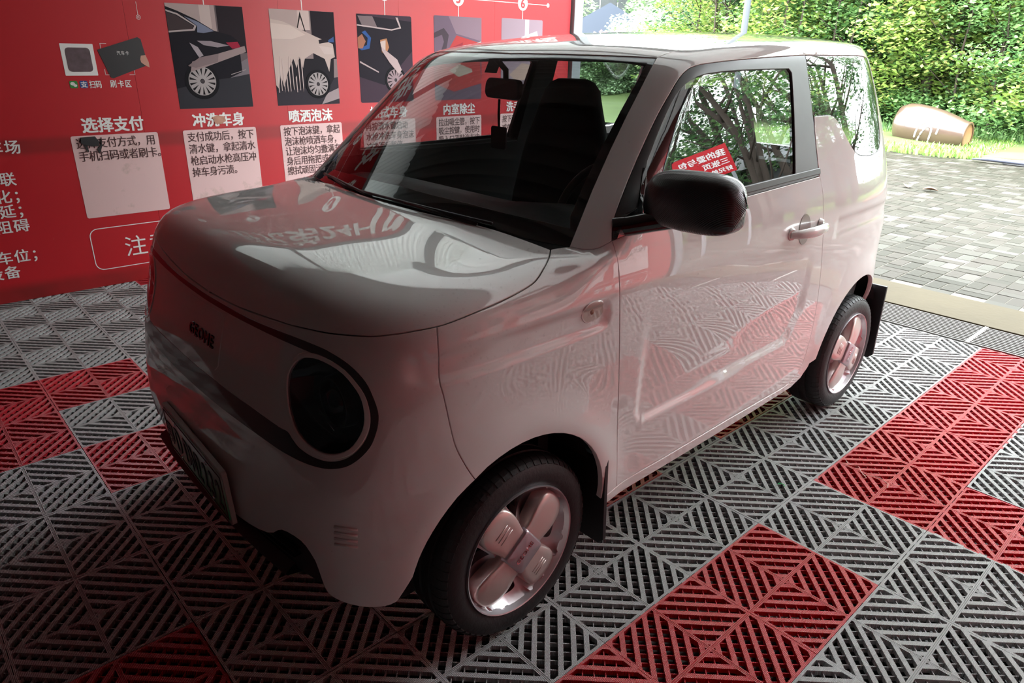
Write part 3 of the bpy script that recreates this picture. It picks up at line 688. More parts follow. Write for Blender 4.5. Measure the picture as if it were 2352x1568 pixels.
# ---- glass
wsl = cat(yz([(0, 1.046), (-.3, 1.040), (-.45, 1.032), (-.56, 1.028), (-.645, 1.025)], cab), np.array(pilF[1:]), hdr[::-1][1:])
wsl = wsl[np.r_[True, np.linalg.norm(np.diff(wsl, axis=0), axis=1) > 2e-3]]
prW = Proj((1.3, 0, 1.15), '-x')
panel('windshield', [wsl], prW, M['windshield'], car, fn=cab, s=.03, gap=.003, flange=.004, lift=-.002, sym=True)
ws = bpy.data.objects['windshield']
cw_ = wsl.mean(0); cw_[1] = 0
def insetWS(d):                                # dark ceramic border printed on the glass
    Wl = wsl.copy(); Wl = cat(Wl, (Wl*[1, -1, 1])[::-1][1:-1]); U = prW.to2(Wl); c0 = U.mean(0)
    out = []
    for i in range(len(U)):
        t = U[(i+1) % len(U)]-U[i-1]; t /= np.linalg.norm(t); nrm = np.array([t[1], -t[0]]); 
        if (c0-U[i])@nrm < 0: nrm = -nrm
        out.append(U[i]+nrm*d)
    return solve(cab, prW.c, prW.dirs(np.array(out)))
full = cat(wsl, (wsl*[1, -1, 1])[::-1][1:-1])
panel('ceramic_border', [full, insetWS(.036)], prW, M['gloss'], ws, fn=cab, s=.03, gap=.003, flange=.002, lift=-.0035, mirror=False)
for sgn, d in ((1, doors[0]), (-1, doors[1])): pass
gl = smooth(xz([(.455, 1.103), (.456, 1.19), (.497, 1.24), (.553, 1.297), (.616, 1.355), (.659, 1.386), (.712, 1.409), (.79, 1.424), (.967, 1.433), (1.280, 1.437)]), 2)
gl = cat(gl, xz([(1.296, 1.425), (1.285, 1.35), (1.262, 1.209), (1.245, 1.105), (.92, 1.100)]))
fo = cat(smooth(xz(frameO), 3)[::-1], xz(doorR2[::-1][1:]), xz([(1.423, 1.101), (1.423, 1.092)]), smooth(xz(beltL), 3)[::-1][1:-1])
fo = fo[np.r_[True, np.linalg.norm(np.diff(fo, axis=0), axis=1) > 2e-3]]
prG = Proj((.9, 0, 1.0), '-y')
fr_ = panel('window_frame', [fo, gl], prG, M['frame'], car, fn=body, s=.02, gap=.0022, lift=-.0015)
pn = panel('window_pane', [gl], prG, M['privacy'], car, fn=body, s=.03, gap=0, flange=.002, lift=-.007)
bt = xz([(.455, 1.083), (.92, 1.092), (1.2, 1.098), (1.42, 1.101), (1.42, 1.116), (1.2, 1.113), (.92, 1.108), (.455, 1.100)])
bs = panel('belt_strip', [bt], prG, M['black'], car, fn=body, s=.02, gap=0, flange=.006, lift=.006, roll=.003)
div = xz([(.385, 1.085), (.400, 1.085), (.462, 1.20), (.452, 1.20)])
dv = panel('frame_divider', [div], prG, M['gloss'], car, fn=body, s=.02, gap=0, flange=.003, lift=.001)
for k in (0, 1):
    for q in (fr_, pn, bs): q[k].parent = doors[k]
    dv[k].parent = fr_[k]; dv[k].parent = doors[k]
rgl = smooth(xz(rg_low), 2)
rgl = cat(rgl, xz(doorR2[1:-1][::-1]))
rgl = rgl[np.r_[True, np.linalg.norm(np.diff(rgl, axis=0), axis=1) > 2e-3]]
prK = Proj((1.6, 0, 1.1), '-y')
panel('quarter_glass', [rgl], prK, M['privacy'], car, fn=body, s=.025, gap=.003, flange=.004, lift=-.0015)

M['tail'] = mat('red_tail_lens', (.35, .01, .015), .1, coat=1)
for s_ in (1, -1):
    P = rear([(s_*(.455+.062*math.cos(t)), .80+.085*math.sin(t)) for t in np.linspace(0, 2*math.pi, 29)[:-1]])
    panel('tail_lamp', [P], prT, M['tail'], car, fn=body, s=.02, gap=0, flange=.006, lift=.008, mirror=False, roll=.004)
# ---- side marker lamp and its flat hollow, door handle, mirror
sm = smooth(xz([(.168, .880), (.170, .897), (.183, .907), (.205, .909), (.226, .905), (.238, .890), (.238, .877), (.226, .867), (.205, .864), (.180, .866), (.168, .880)]), 3)[:-1]
sml = panel('marker_lamp', [sm], prS, M['amber'], car, fn=low, s=.008, gap=0, flange=.006, lift=.0045, roll=.004)
smo = xz(scale_about(list(map(tuple, np.array(sm)[:, [0, 2]])), 1.13, (.203, .886)))
smr = panel('marker_bezel', [smo], prS, M['whitegloss'], car, fn=low, s=.008, gap=0, flange=.004, lift=.0025, roll=.0015)
rfl = panel('marker_reflector', [sm], prS, M['silver'], car, fn=low, s=.008, gap=.001, flange=.002, lift=.0005)
def bulb_(): q = xz([(.200, .885)])[0]; return MB().lathe([(0, .0035), (.006, .003), (.009, .0)], 14, lambda p: (q[0]+p[0], q[1]-.0008-p[2], q[2]+p[1])).mesh('marker_bulb', True)
blb = both('marker_bulb', bulb_, M['amberbulb'], car)
for k in (0, 1):
    sml[k].parent = fe[k]; smr[k].parent = fe[k]; rfl[k].parent = fe[k]; blb[k].parent = fe[k]
def handle_mesh():
    P = []; n = 15
    for i in range(n):
        t = i/(n-1); x = 1.195+.235*t; y = -.752-.040*math.sin(math.pi*min(1, max(0, t)))**.55; z = .925+.004*math.sin(math.pi*t); P.append((x, y, z))
    R = [.010+.006*math.sin(math.pi*i/(n-1))**.5 for i in range(n)]; b = MB(); b.tube(P, R, 12); k = len(b.v)
    b.v = [(x, (y), .925+(z-.925)*1.15) for x, y, z in b.v]
    b.tube([(1.205, -.744, .925), (1.200, -.757, .925)], [.024, .018], 14); b.tube([(1.425, -.742, .925), (1.428, -.755, .925)], [.024, .019], 14)
    return b.mesh('door_handle', 60)
hd = both('door_handle', handle_mesh, M['whitegloss'], car)
def recess_disc_mesh():
    b = MB(); n = 28; rings = []
    for t, d in ((1, .0), (.92, .004), (.7, .014), (.4, .020), (.02, .022)):
        for i in range(n):
            a = 2*math.pi*i/n; x = 1.305+.043*t*math.cos(a); z = .927+.052*t*math.sin(a); P_ = (x, z, d); rings.append(P_)
    yy = xz([(p[0], p[1]) for p in rings])[:, 1]
    b.v = [(p[0], y-.0016+p[2]*.0, p[1]) for p, y in zip(rings, yy)]
    for r_ in range(4):
        for i in range(n): j = (i+1) % n; b.f.append((r_*n+i, r_*n+j, (r_+1)*n+j, (r_+1)*n+i))
    return b.mesh('handle_recess_shade', True)
M['recess_shade'] = mat('painted_hollow_shade', (.30, .24, .23), .3, coat=1)  # flat disc on the door, the hollow's shade is in its colour
cu = both('handle_recess_shade', recess_disc_mesh, M['recess_shade'], car)
for k in (0, 1): hd[k].parent = doors[k]; cu[k].parent = doors[k]
def mirror_mesh():
    # rounded box housing, superellipse sections along its width
    cx_, cy_, cz_ = .425, -.852, 1.143; b = MB(); nu, nv = 28, 36
    for i in range(nu+1):
        u = -1+2*i/nu; 
        for j in range(nv):
            a = 2*math.pi*j/nv; e = .42
            w = (max(0, 1-abs(u)**4.5))**(1/2.6)
            ca, sa = math.cos(a), math.sin(a); px = math.copysign(abs(ca)**e, ca); pz = math.copysign(abs(sa)**e, sa)
            y = cy_+u*.130*(1-.05*pz*w); x = cx_+px*.055*w*(1.0 if px < 0 else .5)+.018*(-u if u < 0 else 0)
            z = cz_+pz*.071*w*(1-.08*max(0, u))+.003; b.v.append((x+.012*max(0, pz-.55)/.45*(px < 0), y, z))
    for i in range(nu):
        for j in range(nv): q = (j+1) % nv; b.f.append((i*nv+j, i*nv+q, (i+1)*nv+q, (i+1)*nv+j))
    b.f.append(tuple(range(nv))); b.f.append(tuple(nu*nv+j for j in range(nv)))
    return b.mesh('side_mirror', True)
mi = [link('side_mirror', mirror_mesh(), car, M['carbon'])]
def arm_mesh():
    b = MB()
    b.tube([(.33, -.690, 1.064), (.355, -.722, 1.072), (.385, -.76, 1.084), (.425, -.80, 1.096)], [.028, .026, .026, .028], 14)
    tri = [(.300, 1.049), (.44, 1.064), (.452, 1.09), (.45, 1.12), (.395, 1.11), (.34, 1.095)]
    for p in (0,):
        a = [(x, -.722-.006+.28*(z-1.05), z) for x, z in tri]; c_ = [(x, -.690, z) for x, z in tri]; k = len(b.v); b.v += a+c_; n = len(tri)
        b.f.append(tuple(range(k, k+n))); b.f += [(k+i, k+(i+1) % n, k+n+(i+1) % n, k+n+i) for i in range(n)]
    return b.mesh('mirror_arm', 50)
ar = [link('mirror_arm', arm_mesh(), car, M['gloss'])]
def mglass():
    b = MB(); P = rrect(-.095, .09, -.052, .052, .045); b.poly(P, 0, .002, lambda p: (.487+.0*p[2]+p[2], -.862+p[0], 1.148+p[1])); return b.mesh('mirror_glass')
mg_ = [link('mirror_glass', mglass(), car, M['chrome'])]
for k in (0,): ar[k].parent = mi[k]; mg_[k].parent = mi[k]
# ---- lower grille, lip, cowl, underbody, liners
def strip(yv, zs, xo, name, m, parent=car, th=.01):
    b = MB(); n = len(yv)
    for z, dx in zip(zs, xo):
        P = yz([(y, max(z, .21)) for y in yv]); b.v += [(p[0]+dx, p[1], z) for p in P]
    for r_ in range(len(zs)-1):
        for i in range(n-1): b.f.append((r_*n+i, r_*n+i+1, (r_+1)*n+i+1, (r_+1)*n+i))
    return b.build(name, m, parent, smooth=40)
yv = np.linspace(-.64, .64, 41)
strip(yv, [.45, .33, .30], [.035, .03, .02], 'lower_grille', M['black'])
for z in (.335, .355): strip(np.linspace(-.46, .46, 25), [z, z+.008, z+.009], [.012, .010, .03], 'grille_bar', M['black'], bpy.data.objects['lower_grille'])
strip(np.linspace(-.44, .44, 31), [.310, .296, .290, .286, .27], [.02, -.004, -.010, -.006, .05], 'front_lip', M['black'])
ub = MB(); ub.poly(rrect(-.40, 2.30, -.60, .60, .12), .19, .30)
ub.build('underbody', M['dark'], car)
def liner(*A):
    b = MB()
    for cx_, r_, a0, a1 in (A,):
        n = 26; k = len(b.v)
        for i in range(n):
            a = math.radians(a0+(a1-a0)*i/(n-1)); x = cx_+r_*math.cos(a); z = .30+r_*math.sin(a)
            for y in (-.70, -.50): b.v.append((x, y, z))
        for i in range(n-1): b.f.append((k+2*i, k+2*i+1, k+2*i+3, k+2*i+2))
        k = len(b.v); b.v += [(cx_-r_-.02, -.50, .16), (cx_+r_+.02, -.50, .16), (cx_+r_+.02, -.50, .30+r_+.03), (cx_-r_-.02, -.50, .30+r_+.03)]; b.f.append((k, k+1, k+2, k+3))
    return b.mesh('arch_liner', 40)
for A_ in ((-.03, .335, 5, 172), (1.955, .348, 5, 175)): both('arch_liner', lambda: liner(*A_), M['dark'], car)
# mud flaps
def flap(x, y0, y1, z0, z1): 
    def f():
        b = MB(); b.poly([(y0, z0+.02), (y0+.02, z0), (y1, z0), (y1, z1), (y0, z1)], 0, .012, lambda p: (x+p[2]+.06*(z1-p[1]), p[0], p[1])); return b.mesh('mud_flap')
    return f
both('mud_flap', flap(.285, -.762, -.56, .135, .43), M['black'], car)
both('mud_flap', flap(2.265, -.745, -.55, .16, .52), M['black'], car)
# inner skin behind the painted panels so that the seams read dark
def inner(name, pts, fn, pr, d):
    U = pr.to2(fn); 
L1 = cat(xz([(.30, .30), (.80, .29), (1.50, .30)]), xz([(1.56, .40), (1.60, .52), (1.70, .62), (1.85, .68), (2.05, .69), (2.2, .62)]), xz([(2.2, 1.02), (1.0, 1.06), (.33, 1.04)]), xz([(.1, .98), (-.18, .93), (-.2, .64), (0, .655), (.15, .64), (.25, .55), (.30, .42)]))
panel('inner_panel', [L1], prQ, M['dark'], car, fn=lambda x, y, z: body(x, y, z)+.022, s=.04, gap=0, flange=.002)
# cowl under the hood's rear edge, wipers
cwb = MB(); ys = np.linspace(-.60, .60, 25)
for dx, dz in ((-.035, -.012), (.0, -.006), (.05, .018)):
    for y in ys: cwb.v.append((.128+.055*abs(y/.6)**2+dx, y, 1.036-.024*abs(y/.62)**2.2+dz))
for r_ in range(2):
    for i in range(24): cwb.f.append((r_*25+i, r_*25+i+1, (r_+1)*25+i+1, (r_+1)*25+i))
cwb.build('cowl', M['black'], car, True)
def wsp(y, z): q = yz([(y, z)], cab)[0]; return (q[0]-.012, q[1], q[2])
for y0, y1 in ((-.42, .16), (.08, .52)):
    w = MB().tube([wsp(y0+(y1-y0)*t, 1.050+.008*math.sin(2.6*t)) for t in np.linspace(0, 1, 9)], .0045, 8); w.tube([(.150, y0+.05, 1.040), wsp(y0+.2, 1.052), wsp(y0+.34, 1.058)], .005, 8)
    w.build('wiper', M['black'], car, True)
# water vent slots low on the bumper corner
for k in range(4):
    for s_ in (1, -1):
        vt = MB(); P = yz([(-.612, .503-.015*k), (-.635, .505-.015*k), (-.658, .505-.015*k)]); vt.tube([(p[0]-.0005, p[1]*s_, p[2]) for p in P], .0035, 6); vt.build('embossed_rib', M['paint'], bumper, True)
# ---- number plate
pl = empty('number_plate', (-.542, .02, .408), 0, car); pl.rotation_euler = (0, math.radians(-3), math.radians(-2.5))
TP = lambda p: (-p[2], -p[0], p[1])
MB().poly(rrect(-.247, .247, -.082, .082, .012), -.012, 0, TP).build('plate_frame', mat('pale_plate_frame', (.50, .48, .44), .4), pl)
m = mat('green_gradient_plate', (.10, .45, .22), .3, coat=.4); n, l = nodes_of(m); t = n.new('ShaderNodeTexCoord'); s = n.new('ShaderNodeSeparateXYZ'); l.new(t.outputs['Object'], s.inputs[0])
r = n.new('ShaderNodeMapRange'); r.inputs[1].default_value = -.05; r.inputs[2].default_value = .06; l.new(s.outputs[2], r.inputs[0])
mx = n.new('ShaderNodeMix'); mx.data_type = 'RGBA'; mx.inputs[6].default_value = (.03, .40, .17, 1); mx.inputs[7].default_value = (.42, .50, .44, 1); l.new(r.outputs[0], mx.inputs[0]); l.new(mx.outputs[2], n['Principled BSDF'].inputs['Base Color'])
pf = MB().poly(rrect(-.240, .240, -.070, .070, .010), 0, .003, TP).build('plate_face', m, pl)
b = MB()
for a in ((-.235, .235, .0625, .065), (-.235, .235, -.065, -.0625), (-.235, -.2325, -.065, .065), (.2325, .235, -.065, .065)): b.box(a[0], a[1], a[2], a[3], .003, .0045, TP)
b.build('plate_border', M['ink'], pl)
def flat(s_, size, x, z, T, m_, parent, name='lettering', bold=.0, ext=.0008, align='LEFT', sx=1., spacing=1.):
    me = text_mesh(s_, size, bold, ext, spacing, align).copy()
    for v in me.vertices: v.co = T((x+v.co.x*sx, z+v.co.y, v.co.z+ext))
    return link(name, me, parent, m_)
TP2 = lambda p: (-p[2]-.0035, -p[0], p[1])
M['plateink'] = mat('black_plate_print', (.012, .02, .016), .4)
for ch, xx in (('鄂', -.225), ('D', -.157), ('D', -.078), ('N', -.026), ('2', .027), ('2', .078), ('3', .129), ('2', .181)):
    flat(ch, .118 if ch != '鄂' else .075, xx, -.044 if ch != '鄂' else -.030, TP2, M['plateink'], pl, bold=.0012, sx=.62 if ch != '鄂' else .7)
for x, z in ((-.13, .055), (.13, .055), (-.13, -.055), (.13, -.055)):
    MB().lathe([(0, .006), (.004, .0055), (.006, .003)], 12, lambda p, x=x, z=z: (-p[2], -(x+p[0]), z+p[1])).build('plate_screw', M['chrome'], pl, True)
# ---- wheels
def rot2(p, a): c, s_ = math.cos(a), math.sin(a); return (p[0]*c-p[1]*s_, p[0]*s_+p[1]*c)
def disc_with_holes(R, holes, hfun, s=.012, th=.006):
    n = 72; outer = np.array([(R*math.cos(2*math.pi*i/n), R*math.sin(2*math.pi*i/n)) for i in range(n)]); polys = [outer]+[np.array(h) for h in holes]
    gx, gy = np.meshgrid(np.arange(-R, R, s), np.arange(-R, R, s)); G = np.stack([gx.ravel(), gy.ravel()], 1); k = inpoly(G, outer)
    for q in polys[1:]: k &= ~inpoly(G, q)
    G = G[k]; d = np.full(len(G), 9.)
    for q in polys: d = np.minimum(d, distpoly(G, q))
    G = G[d > s*.4]; A = np.vstack(polys+[G]); E = []; o = 0
    for q in polys: E += [(o+i, o+(i+1) % len(q)) for i in range(len(q))]; o += len(q)
    vv, _, ff, ov, _, _ = delaunay_2d_cdt([Vector(a) for a in A], E, [], 0, 1e-8); VV = np.array([tuple(v) for v in vv]); FF = np.array([f for f in ff if len(f) == 3]); cen = VV[FF].mean(1); k = inpoly(cen, outer)
    for q in polys[1:]: k &= ~inpoly(cen, q)
    FF = FF[k]; back = {}
    for i, l_ in enumerate(ov):
        for j in l_: back[j] = i
    H = [hfun(x, y) for x, y in VV]; V = [(x, y, h) for (x, y), h in zip(VV, H)]; F = [tuple(f) for f in FF]; off = 0; base = len(V)
    for q in polys:
        nn = len(q); idx = [back[off+i] for i in range(nn)]; off += nn
        for i in idx: V.append((V[i][0], V[i][1], V[i][2]-.028))
        for i in range(nn): j = (i+1) % nn; F.append((idx[i], idx[j], base+j, base+i))
        base += nn
    return V, F
PA = [math.radians(a) for a in (38, 128, 218, 308)]
def petal_outline(k=1.):
    # long rounded lobe from the cap outwards
    P = [(.030, -.040), (.060, -.045), (.100, -.054), (.135, -.055), (.160, -.044), (.172, -.022), (.1735, .0), (.172, .022), (.160, .044), (.135, .055), (.100, .054), (.060, .045), (.030, .040)]
    c0 = (.098, 0); return [(c0[0]+(x-c0[0])*k, y*k) for x, y in smooth(P+P[:1], 3)[:-1]]
def bowl(x, y):
    r = math.hypot(x, y); return .004 if r > .172 else (-.010-.030*max(0, 1-((r-.12)/.05)**2) if r > .07 else -.012)
holes = []
for a in PA:
    hh = [(.082, .0), (.108, -.020), (.140, -.036), (.153, -.030), (.158, 0), (.153, .030), (.140, .036), (.108, .020)]
    holes.append([rot2(p, a+math.pi/4) for p in smooth(hh+hh[:1], 3)[:-1]])
dV, dF = disc_with_holes(.180, holes, bowl)
def wheel_meshes():
    TW = lambda p: (p[0], -p[2], p[1])          # local z -> outwards (-y)
    W_ = {}
    tb = MB(); tb.lathe([(.178, -.010), (.183, .002), (.189, .006), (.205, .0105), (.225, .010), (.243, .003), (.252, -.006), (.257, -.018), (.259, -.030), (.259, -.044), (.2545, -.046), (.2545, -.052), (.260, -.054), (.260, -.080), (.255, -.082), (.255, -.088), (.260, -.090), (.259, -.122), (.254, -.124), (.254, -.130), (.258, -.132), (.252, -.152), (.236, -.160), (.182, -.156)], 96, TW)
    W_['tyre'] = tb.mesh('tyre', 50)
    sp_ = MB()
    for i in range(60):                        # shoulder blocks
        a = 2*math.pi*i/60; c, s_ = math.cos(a), math.sin(a); d = .0085
        for (r0, h0, r1, h1) in ((.2585, -.041, .2445, .0045),):
            A = [((r0+.0022)*c-d*-s_*-1, 0, 0)]
            q = []
            for r, h in ((.2605, -.042), (.2585, -.020), (.2535, -.006), (.2455, .0035)):
                for w in (-d, d): q.append((r*c-w*s_, r*s_+w*c, h))
            k = len(sp_.v); sp_.v += [TW(p) for p in q]+[TW((p[0]*.97, p[1]*.97, p[2]-.002)) for p in q]
            for z in range(3): sp_.f.append((k+2*z, k+2*z+1, k+2*z+3, k+2*z+2)); sp_.f.append((k+2*z, k+2*z+2, k+8+2*z+2, k+8+2*z)); sp_.f.append((k+2*z+1, k+8+2*z+1, k+8+2*z+3, k+2*z+3))
            sp_.f.append((k, k+8, k+9, k+1)); sp_.f.append((k+6, k+7, k+15, k+14))
    W_['tread'] = sp_.mesh('tread_blocks')
    rb = MB(); rb.lathe([(.165, -.13), (.165, -.06), (.172, -.02), (.178, -.004), (.1800, .002), (.1820, .010), (.1850, .0115), (.1868, .006), (.1855, -.004)], 80, TW); W_['rim'] = rb.mesh('rim', 40)
    d = MB(); d.v = [TW((x, y, z-.006)) for x, y, z in dV]; d.f = dF; W_['cover'] = d.mesh('wheel_cover', 35)
    pb = []
    for a in PA:
        b = MB(); rings = ((1.0, -.030), (1.0, .004), (.965, .009), (.90, .0115), (.6, .0125), (.1, .0125)); o = petal_outline(); n = len(o)
        for k_, h in rings:
            for x, y in petal_outline(k_):
                r = math.hypot(x, y); dome = -.010*((r-.075)/.09)**2 if r > .075 else 0
                b.v.append(TW((*rot2((x, y), a), h+.0+dome)))
        for r_ in range(len(rings)-1):
            for i in range(n): j = (i+1) % n; b.f.append((r_*n+i, r_*n+j, (r_+1)*n+j, (r_+1)*n+i))
        b.f.append(tuple((len(rings)-1)*n+i for i in range(n))); pb.append(b.mesh('petal', 45))
    W_['petals'] = pb
    ln = []
    for a in (PA[1], PA[3]):
        b = MB()
        for k_ in (-1, 0, 1):
            c0 = .108+.013*k_; r = c0; dome = -.010*((r-.075)/.09)**2
            b.tube([TW((*rot2((c0, -.024), a), .0122+dome)), TW((*rot2((c0, .024), a), .0122+dome))], .0017, 6)
        ln.append(b.mesh('petal_ribs', True))
    W_['ribs'] = ln
    cb_ = MB()
    o4 = rrect(-.048, .048, -.046, .046, .010)
    for k_, h in ((1.10, .002), (1.04, .014), (1.0, .0185), (.93, .0205), (.1, .0205)):
        for x, y in o4: cb_.v.append(TW((*rot2((x*k_, y*k_), PA[0]), h)))
    n = len(o4)
    for r_ in range(4):
        for i in range(n): j = (i+1) % n; cb_.f.append((r_*n+i, r_*n+j, (r_+1)*n+j, (r_+1)*n+i))
    cb_.f.append(tuple(4*n+i for i in range(n))); W_['cap'] = cb_.mesh('center_cap', 40)
    tm_ = text_mesh('GEOME', .020, .0003, .0006, 1.1, 'CENTER').copy()
    for v in tm_.vertices: v.co = TW((*rot2((v.co.x, v.co.y-.006), PA[0]), .0210+v.co.z))
    W_['text'] = tm_
    hb = MB().lathe([(0, -.07), (.07, -.07), (.075, -.09), (.16, -.095), (.163, -.10)], 40, TW); hb.lathe([(.012, -.05), (.022, -.048), (.022, -.07)], 20, lambda p: TW((p[0]*1+.045, p[1]+.108, p[2]))); W_['brake'] = hb.mesh('brake_drum', 40)
    return W_
WM = wheel_meshes()
def wheel(x, y, spin, side):
    root = empty('wheel', (x, y, .260), 0, car); root.rotation_euler = (0, spin, math.pi if side > 0 else 0)
    if side > 0: root.rotation_euler = (0, 0, math.pi)
    for nm, me, m_ in (('tyre', WM['tyre'], 'rubber'), ('rim', WM['rim'], 'silver'), ('wheel_cover', WM['cover'], 'silver'), ('center_cap', WM['cap'], 'capm'), ('brake_drum', WM['brake'], 'dark')):
        link(nm, me, root, M[m_])
    t_ = link('tread_blocks', WM['tread'], root, M['rubber']); t_['kind'] = 'stuff'
    for pm in WM['petals']: link('petal', pm, root, M['petal'])
    for pm in WM['ribs']: link('petal_ribs', pm, root, M['petal'])
    link('cap_lettering', WM['text'], root, M['chrome'])
wheel(0, -.722, 0, -1); wheel(2.0, -.722, math.radians(-24), -1); wheel(0, .722, 0, 1); wheel(2.0, .722, 0, 1)
# ---- cabin
cabn = MB(); cabn.poly(rrect(.30, 2.2, -.66, .66, .1), .28, .34); cabn.build('cabin_floor', M['dark'], car)
db = MB(); n = 21
for x, z in ((.20, .96), (.26, 1.015), (.42, 1.025), (.58, 1.00), (.66, .93), (.66, .72), (.55, .55)):
    for i in range(n):
        y = -.64+1.28*i/(n-1); hb_ = .035*math.exp(-((y+.34)/.16)**2)*(.35 < x < .65); db.v.append((x, y, z+hb_))
for r_ in range(6):
    for i in range(n-1): db.f.append((r_*n+i, r_*n+i+1, (r_+1)*n+i+1, (r_+1)*n+i))
M['dash'] = mat('dark_dashboard', (.018, .019, .020), .6)
dsh = db.build('dashboard', M['dash'], car, True)
# firewall and door inner cards keep the cabin dark below the belt
fw_ = MB().box(.16, .20, -.62, .62, .30, .99); fw_.build('firewall', M['dark'], car)
def card():
    b = MB(); zs = [.32, .7, 1.0, 1.085]; xs = np.linspace(.33, 2.15, 15); k0 = 0
    for z in zs:
        P = xz([(x, z) for x in xs]); b.v += [(p[0], p[1]+.045, p[2]) for p in P]
    for r_ in range(3):
        for i in range(14): b.f.append((r_*15+i, r_*15+i+1, (r_+1)*15+i+1, (r_+1)*15+i))
    return b.mesh('door_card', True)
both('door_card', card, M['dark'], car)
def bpillar():
    b = MB(); P = xz([(1.30, 1.08), (1.44, 1.08), (1.44, 1.47), (1.32, 1.47)]); b.v = [(p[0], p[1]+.025, p[2]) for p in P]; b.f = [(0, 1, 2, 3)]; k = 4
    P = xz([(1.30, 1.44), (1.30, 1.478), (.75, 1.455), (.72, 1.425)]); b.v += [(p[0], p[1]+.03, p[2]) for p in P]; b.f.append((4, 5, 6, 7))
    P = xz([(2.04, 1.10), (2.15, 1.10), (2.15, 1.46), (2.04, 1.46)]); b.v += [(p[0], p[1]+.025, p[2]) for p in P]; b.f.append((8, 9, 10, 11)); return b.mesh('inner_pillar')
both('inner_pillar', bpillar, M['dark'], car)
hd_ = MB(); xs = np.linspace(.70, 2.12, 12); ys = np.linspace(-.46, .46, 9)
for x in xs:
    for y in ys: hd_.v.append((x, y, float(roofz(np.array(x), np.array(y)))-.035))
for i in range(11):
    for j in range(8): hd_.f.append((i*9+j, i*9+j+1, (i+1)*9+j+1, (i+1)*9+j))
hd_.build('headliner', M['dark'], car, True)
def seat(x, y, name='front_seat', tall=1.0):
    s_ = empty(name, (x, y, .34), 0, car)
    def slab(secs, nm):                        # secs : (x, z, halfwidth, thickness)
        b = MB(); n = 20
        for sx_, sz_, hw, th, ux, uz in secs:
            for i in range(n):
                a = 2*math.pi*i/n; c, q = math.cos(a), math.sin(a); yy = hw*math.copysign(abs(c)**.5, c); tt = th*math.copysign(abs(q)**.7, q)
                b.v.append((sx_+ux*tt, yy, sz_+uz*tt))
        for r_ in range(len(secs)-1):
            for i in range(n): j = (i+1) % n; b.f.append((r_*n+i, r_*n+j, (r_+1)*n+j, (r_+1)*n+i))
        b.f.append(tuple(range(n))); b.f.append(tuple((len(secs)-1)*n+i for i in range(n))); return b.build(nm, M['seatm'], s_, True)
    slab([(-.30, .20, .20, .04, 0, 1), (-.27, .22, .235, .065, 0, 1), (-.1, .22, .24, .07, 0, 1), (.12, .20, .235, .07, 0, 1), (.17, .20, .2, .05, 0, 1)], 'seat_cushion')
    slab([(.14, .20, .21, .05, 1, 0), (.17, .32, .235, .062, 1, .1), (.22, .55, .24, .06, 1, .15), (.265, .72, .235, .054, 1, .15), (.28, .81, .215, .048, 1, .15), (.288, .88, .185, .046, 1, .12), (.293, .94, .162, .046, 1, .1), (.298, .985, .145, .043, 1, .1), (.300, 1.015, .115, .034, 1, .1), (.30, 1.028, .08, .02, 1, .1)], 'backrest')
seat(.98, -.34); seat(.98, .34); 
rs = empty('rear_bench', (1.75, 0, .34), 0, car)
b = MB().poly(rrect(-.22, .2, -.58, .58, .06), .12, .24); b.build('bench_cushion', M['seatm'], rs)
b = MB(); b.poly(rrect(-.58, .58, .2, .70, .05), -.05, .05, lambda p: (.24+p[2]+.15*(p[1]-.2), p[0], p[1])); b.build('bench_backrest', M['seatm'], rs)
sw = empty('steering_wheel', (.70, -.34, .98), 0, car); sw.rotation_euler = (0, math.radians(-65), 0)
b = MB(); n = 40
b.tube([(.18*math.cos(2*math.pi*i/n), .18*math.sin(2*math.pi*i/n), 0) for i in range(n+1)], .014, 10, False); b.build('wheel_rim', M['black'], sw, True)
b = MB(); b.lathe([(0, .02), (.05, .018), (.065, 0), (.05, -.03)], 24)
for a in (0, 180, 270): c, q = math.cos(math.radians(a)), math.sin(math.radians(a)); b.tube([(0, 0, 0), (.17*q, .17*c, 0)], .012, 8)
b.build('wheel_hub', M['black'], sw, True)
im = empty('rearview_mirror', (.655, .085, 1.352), 0, car); im.rotation_euler = (0, math.radians(8), math.radians(-10))
o = MB().poly(rrect(-.105, .105, -.033, .033, .026), -.012, .012, lambda p: (p[2], p[0], p[1])).build('mirror_housing', M['black'], im); bevel(o, .006, 3)
MB().tube([(.01, 0, .0), (.0, .0, .06), (-.03, .02, .09)], .010, 8).build('mirror_stalk', M['black'], im, True)
MB().poly([(-.03, -.03), (.05, -.02), (.04, .04), (-.03, .05)], 0, .05, lambda p: (-.035+.3*(p[2]), .03+p[1], .045+p[2])).build('sensor_housing', M['black'], im)
ht = empty('hanging_card', (.65, .10, 1.318), 0, car)
MB().tube([(0, 0, 0), (0, .002, -.05), (0, 0, -.09)], .0045, 6).build('card_cord', M['black'], ht)
o = MB().poly(rrect(-.038, .038, -.165, -.09, .008), -.003, .003, lambda p: (p[2], p[0], p[1])).build('card', M['black'], ht)
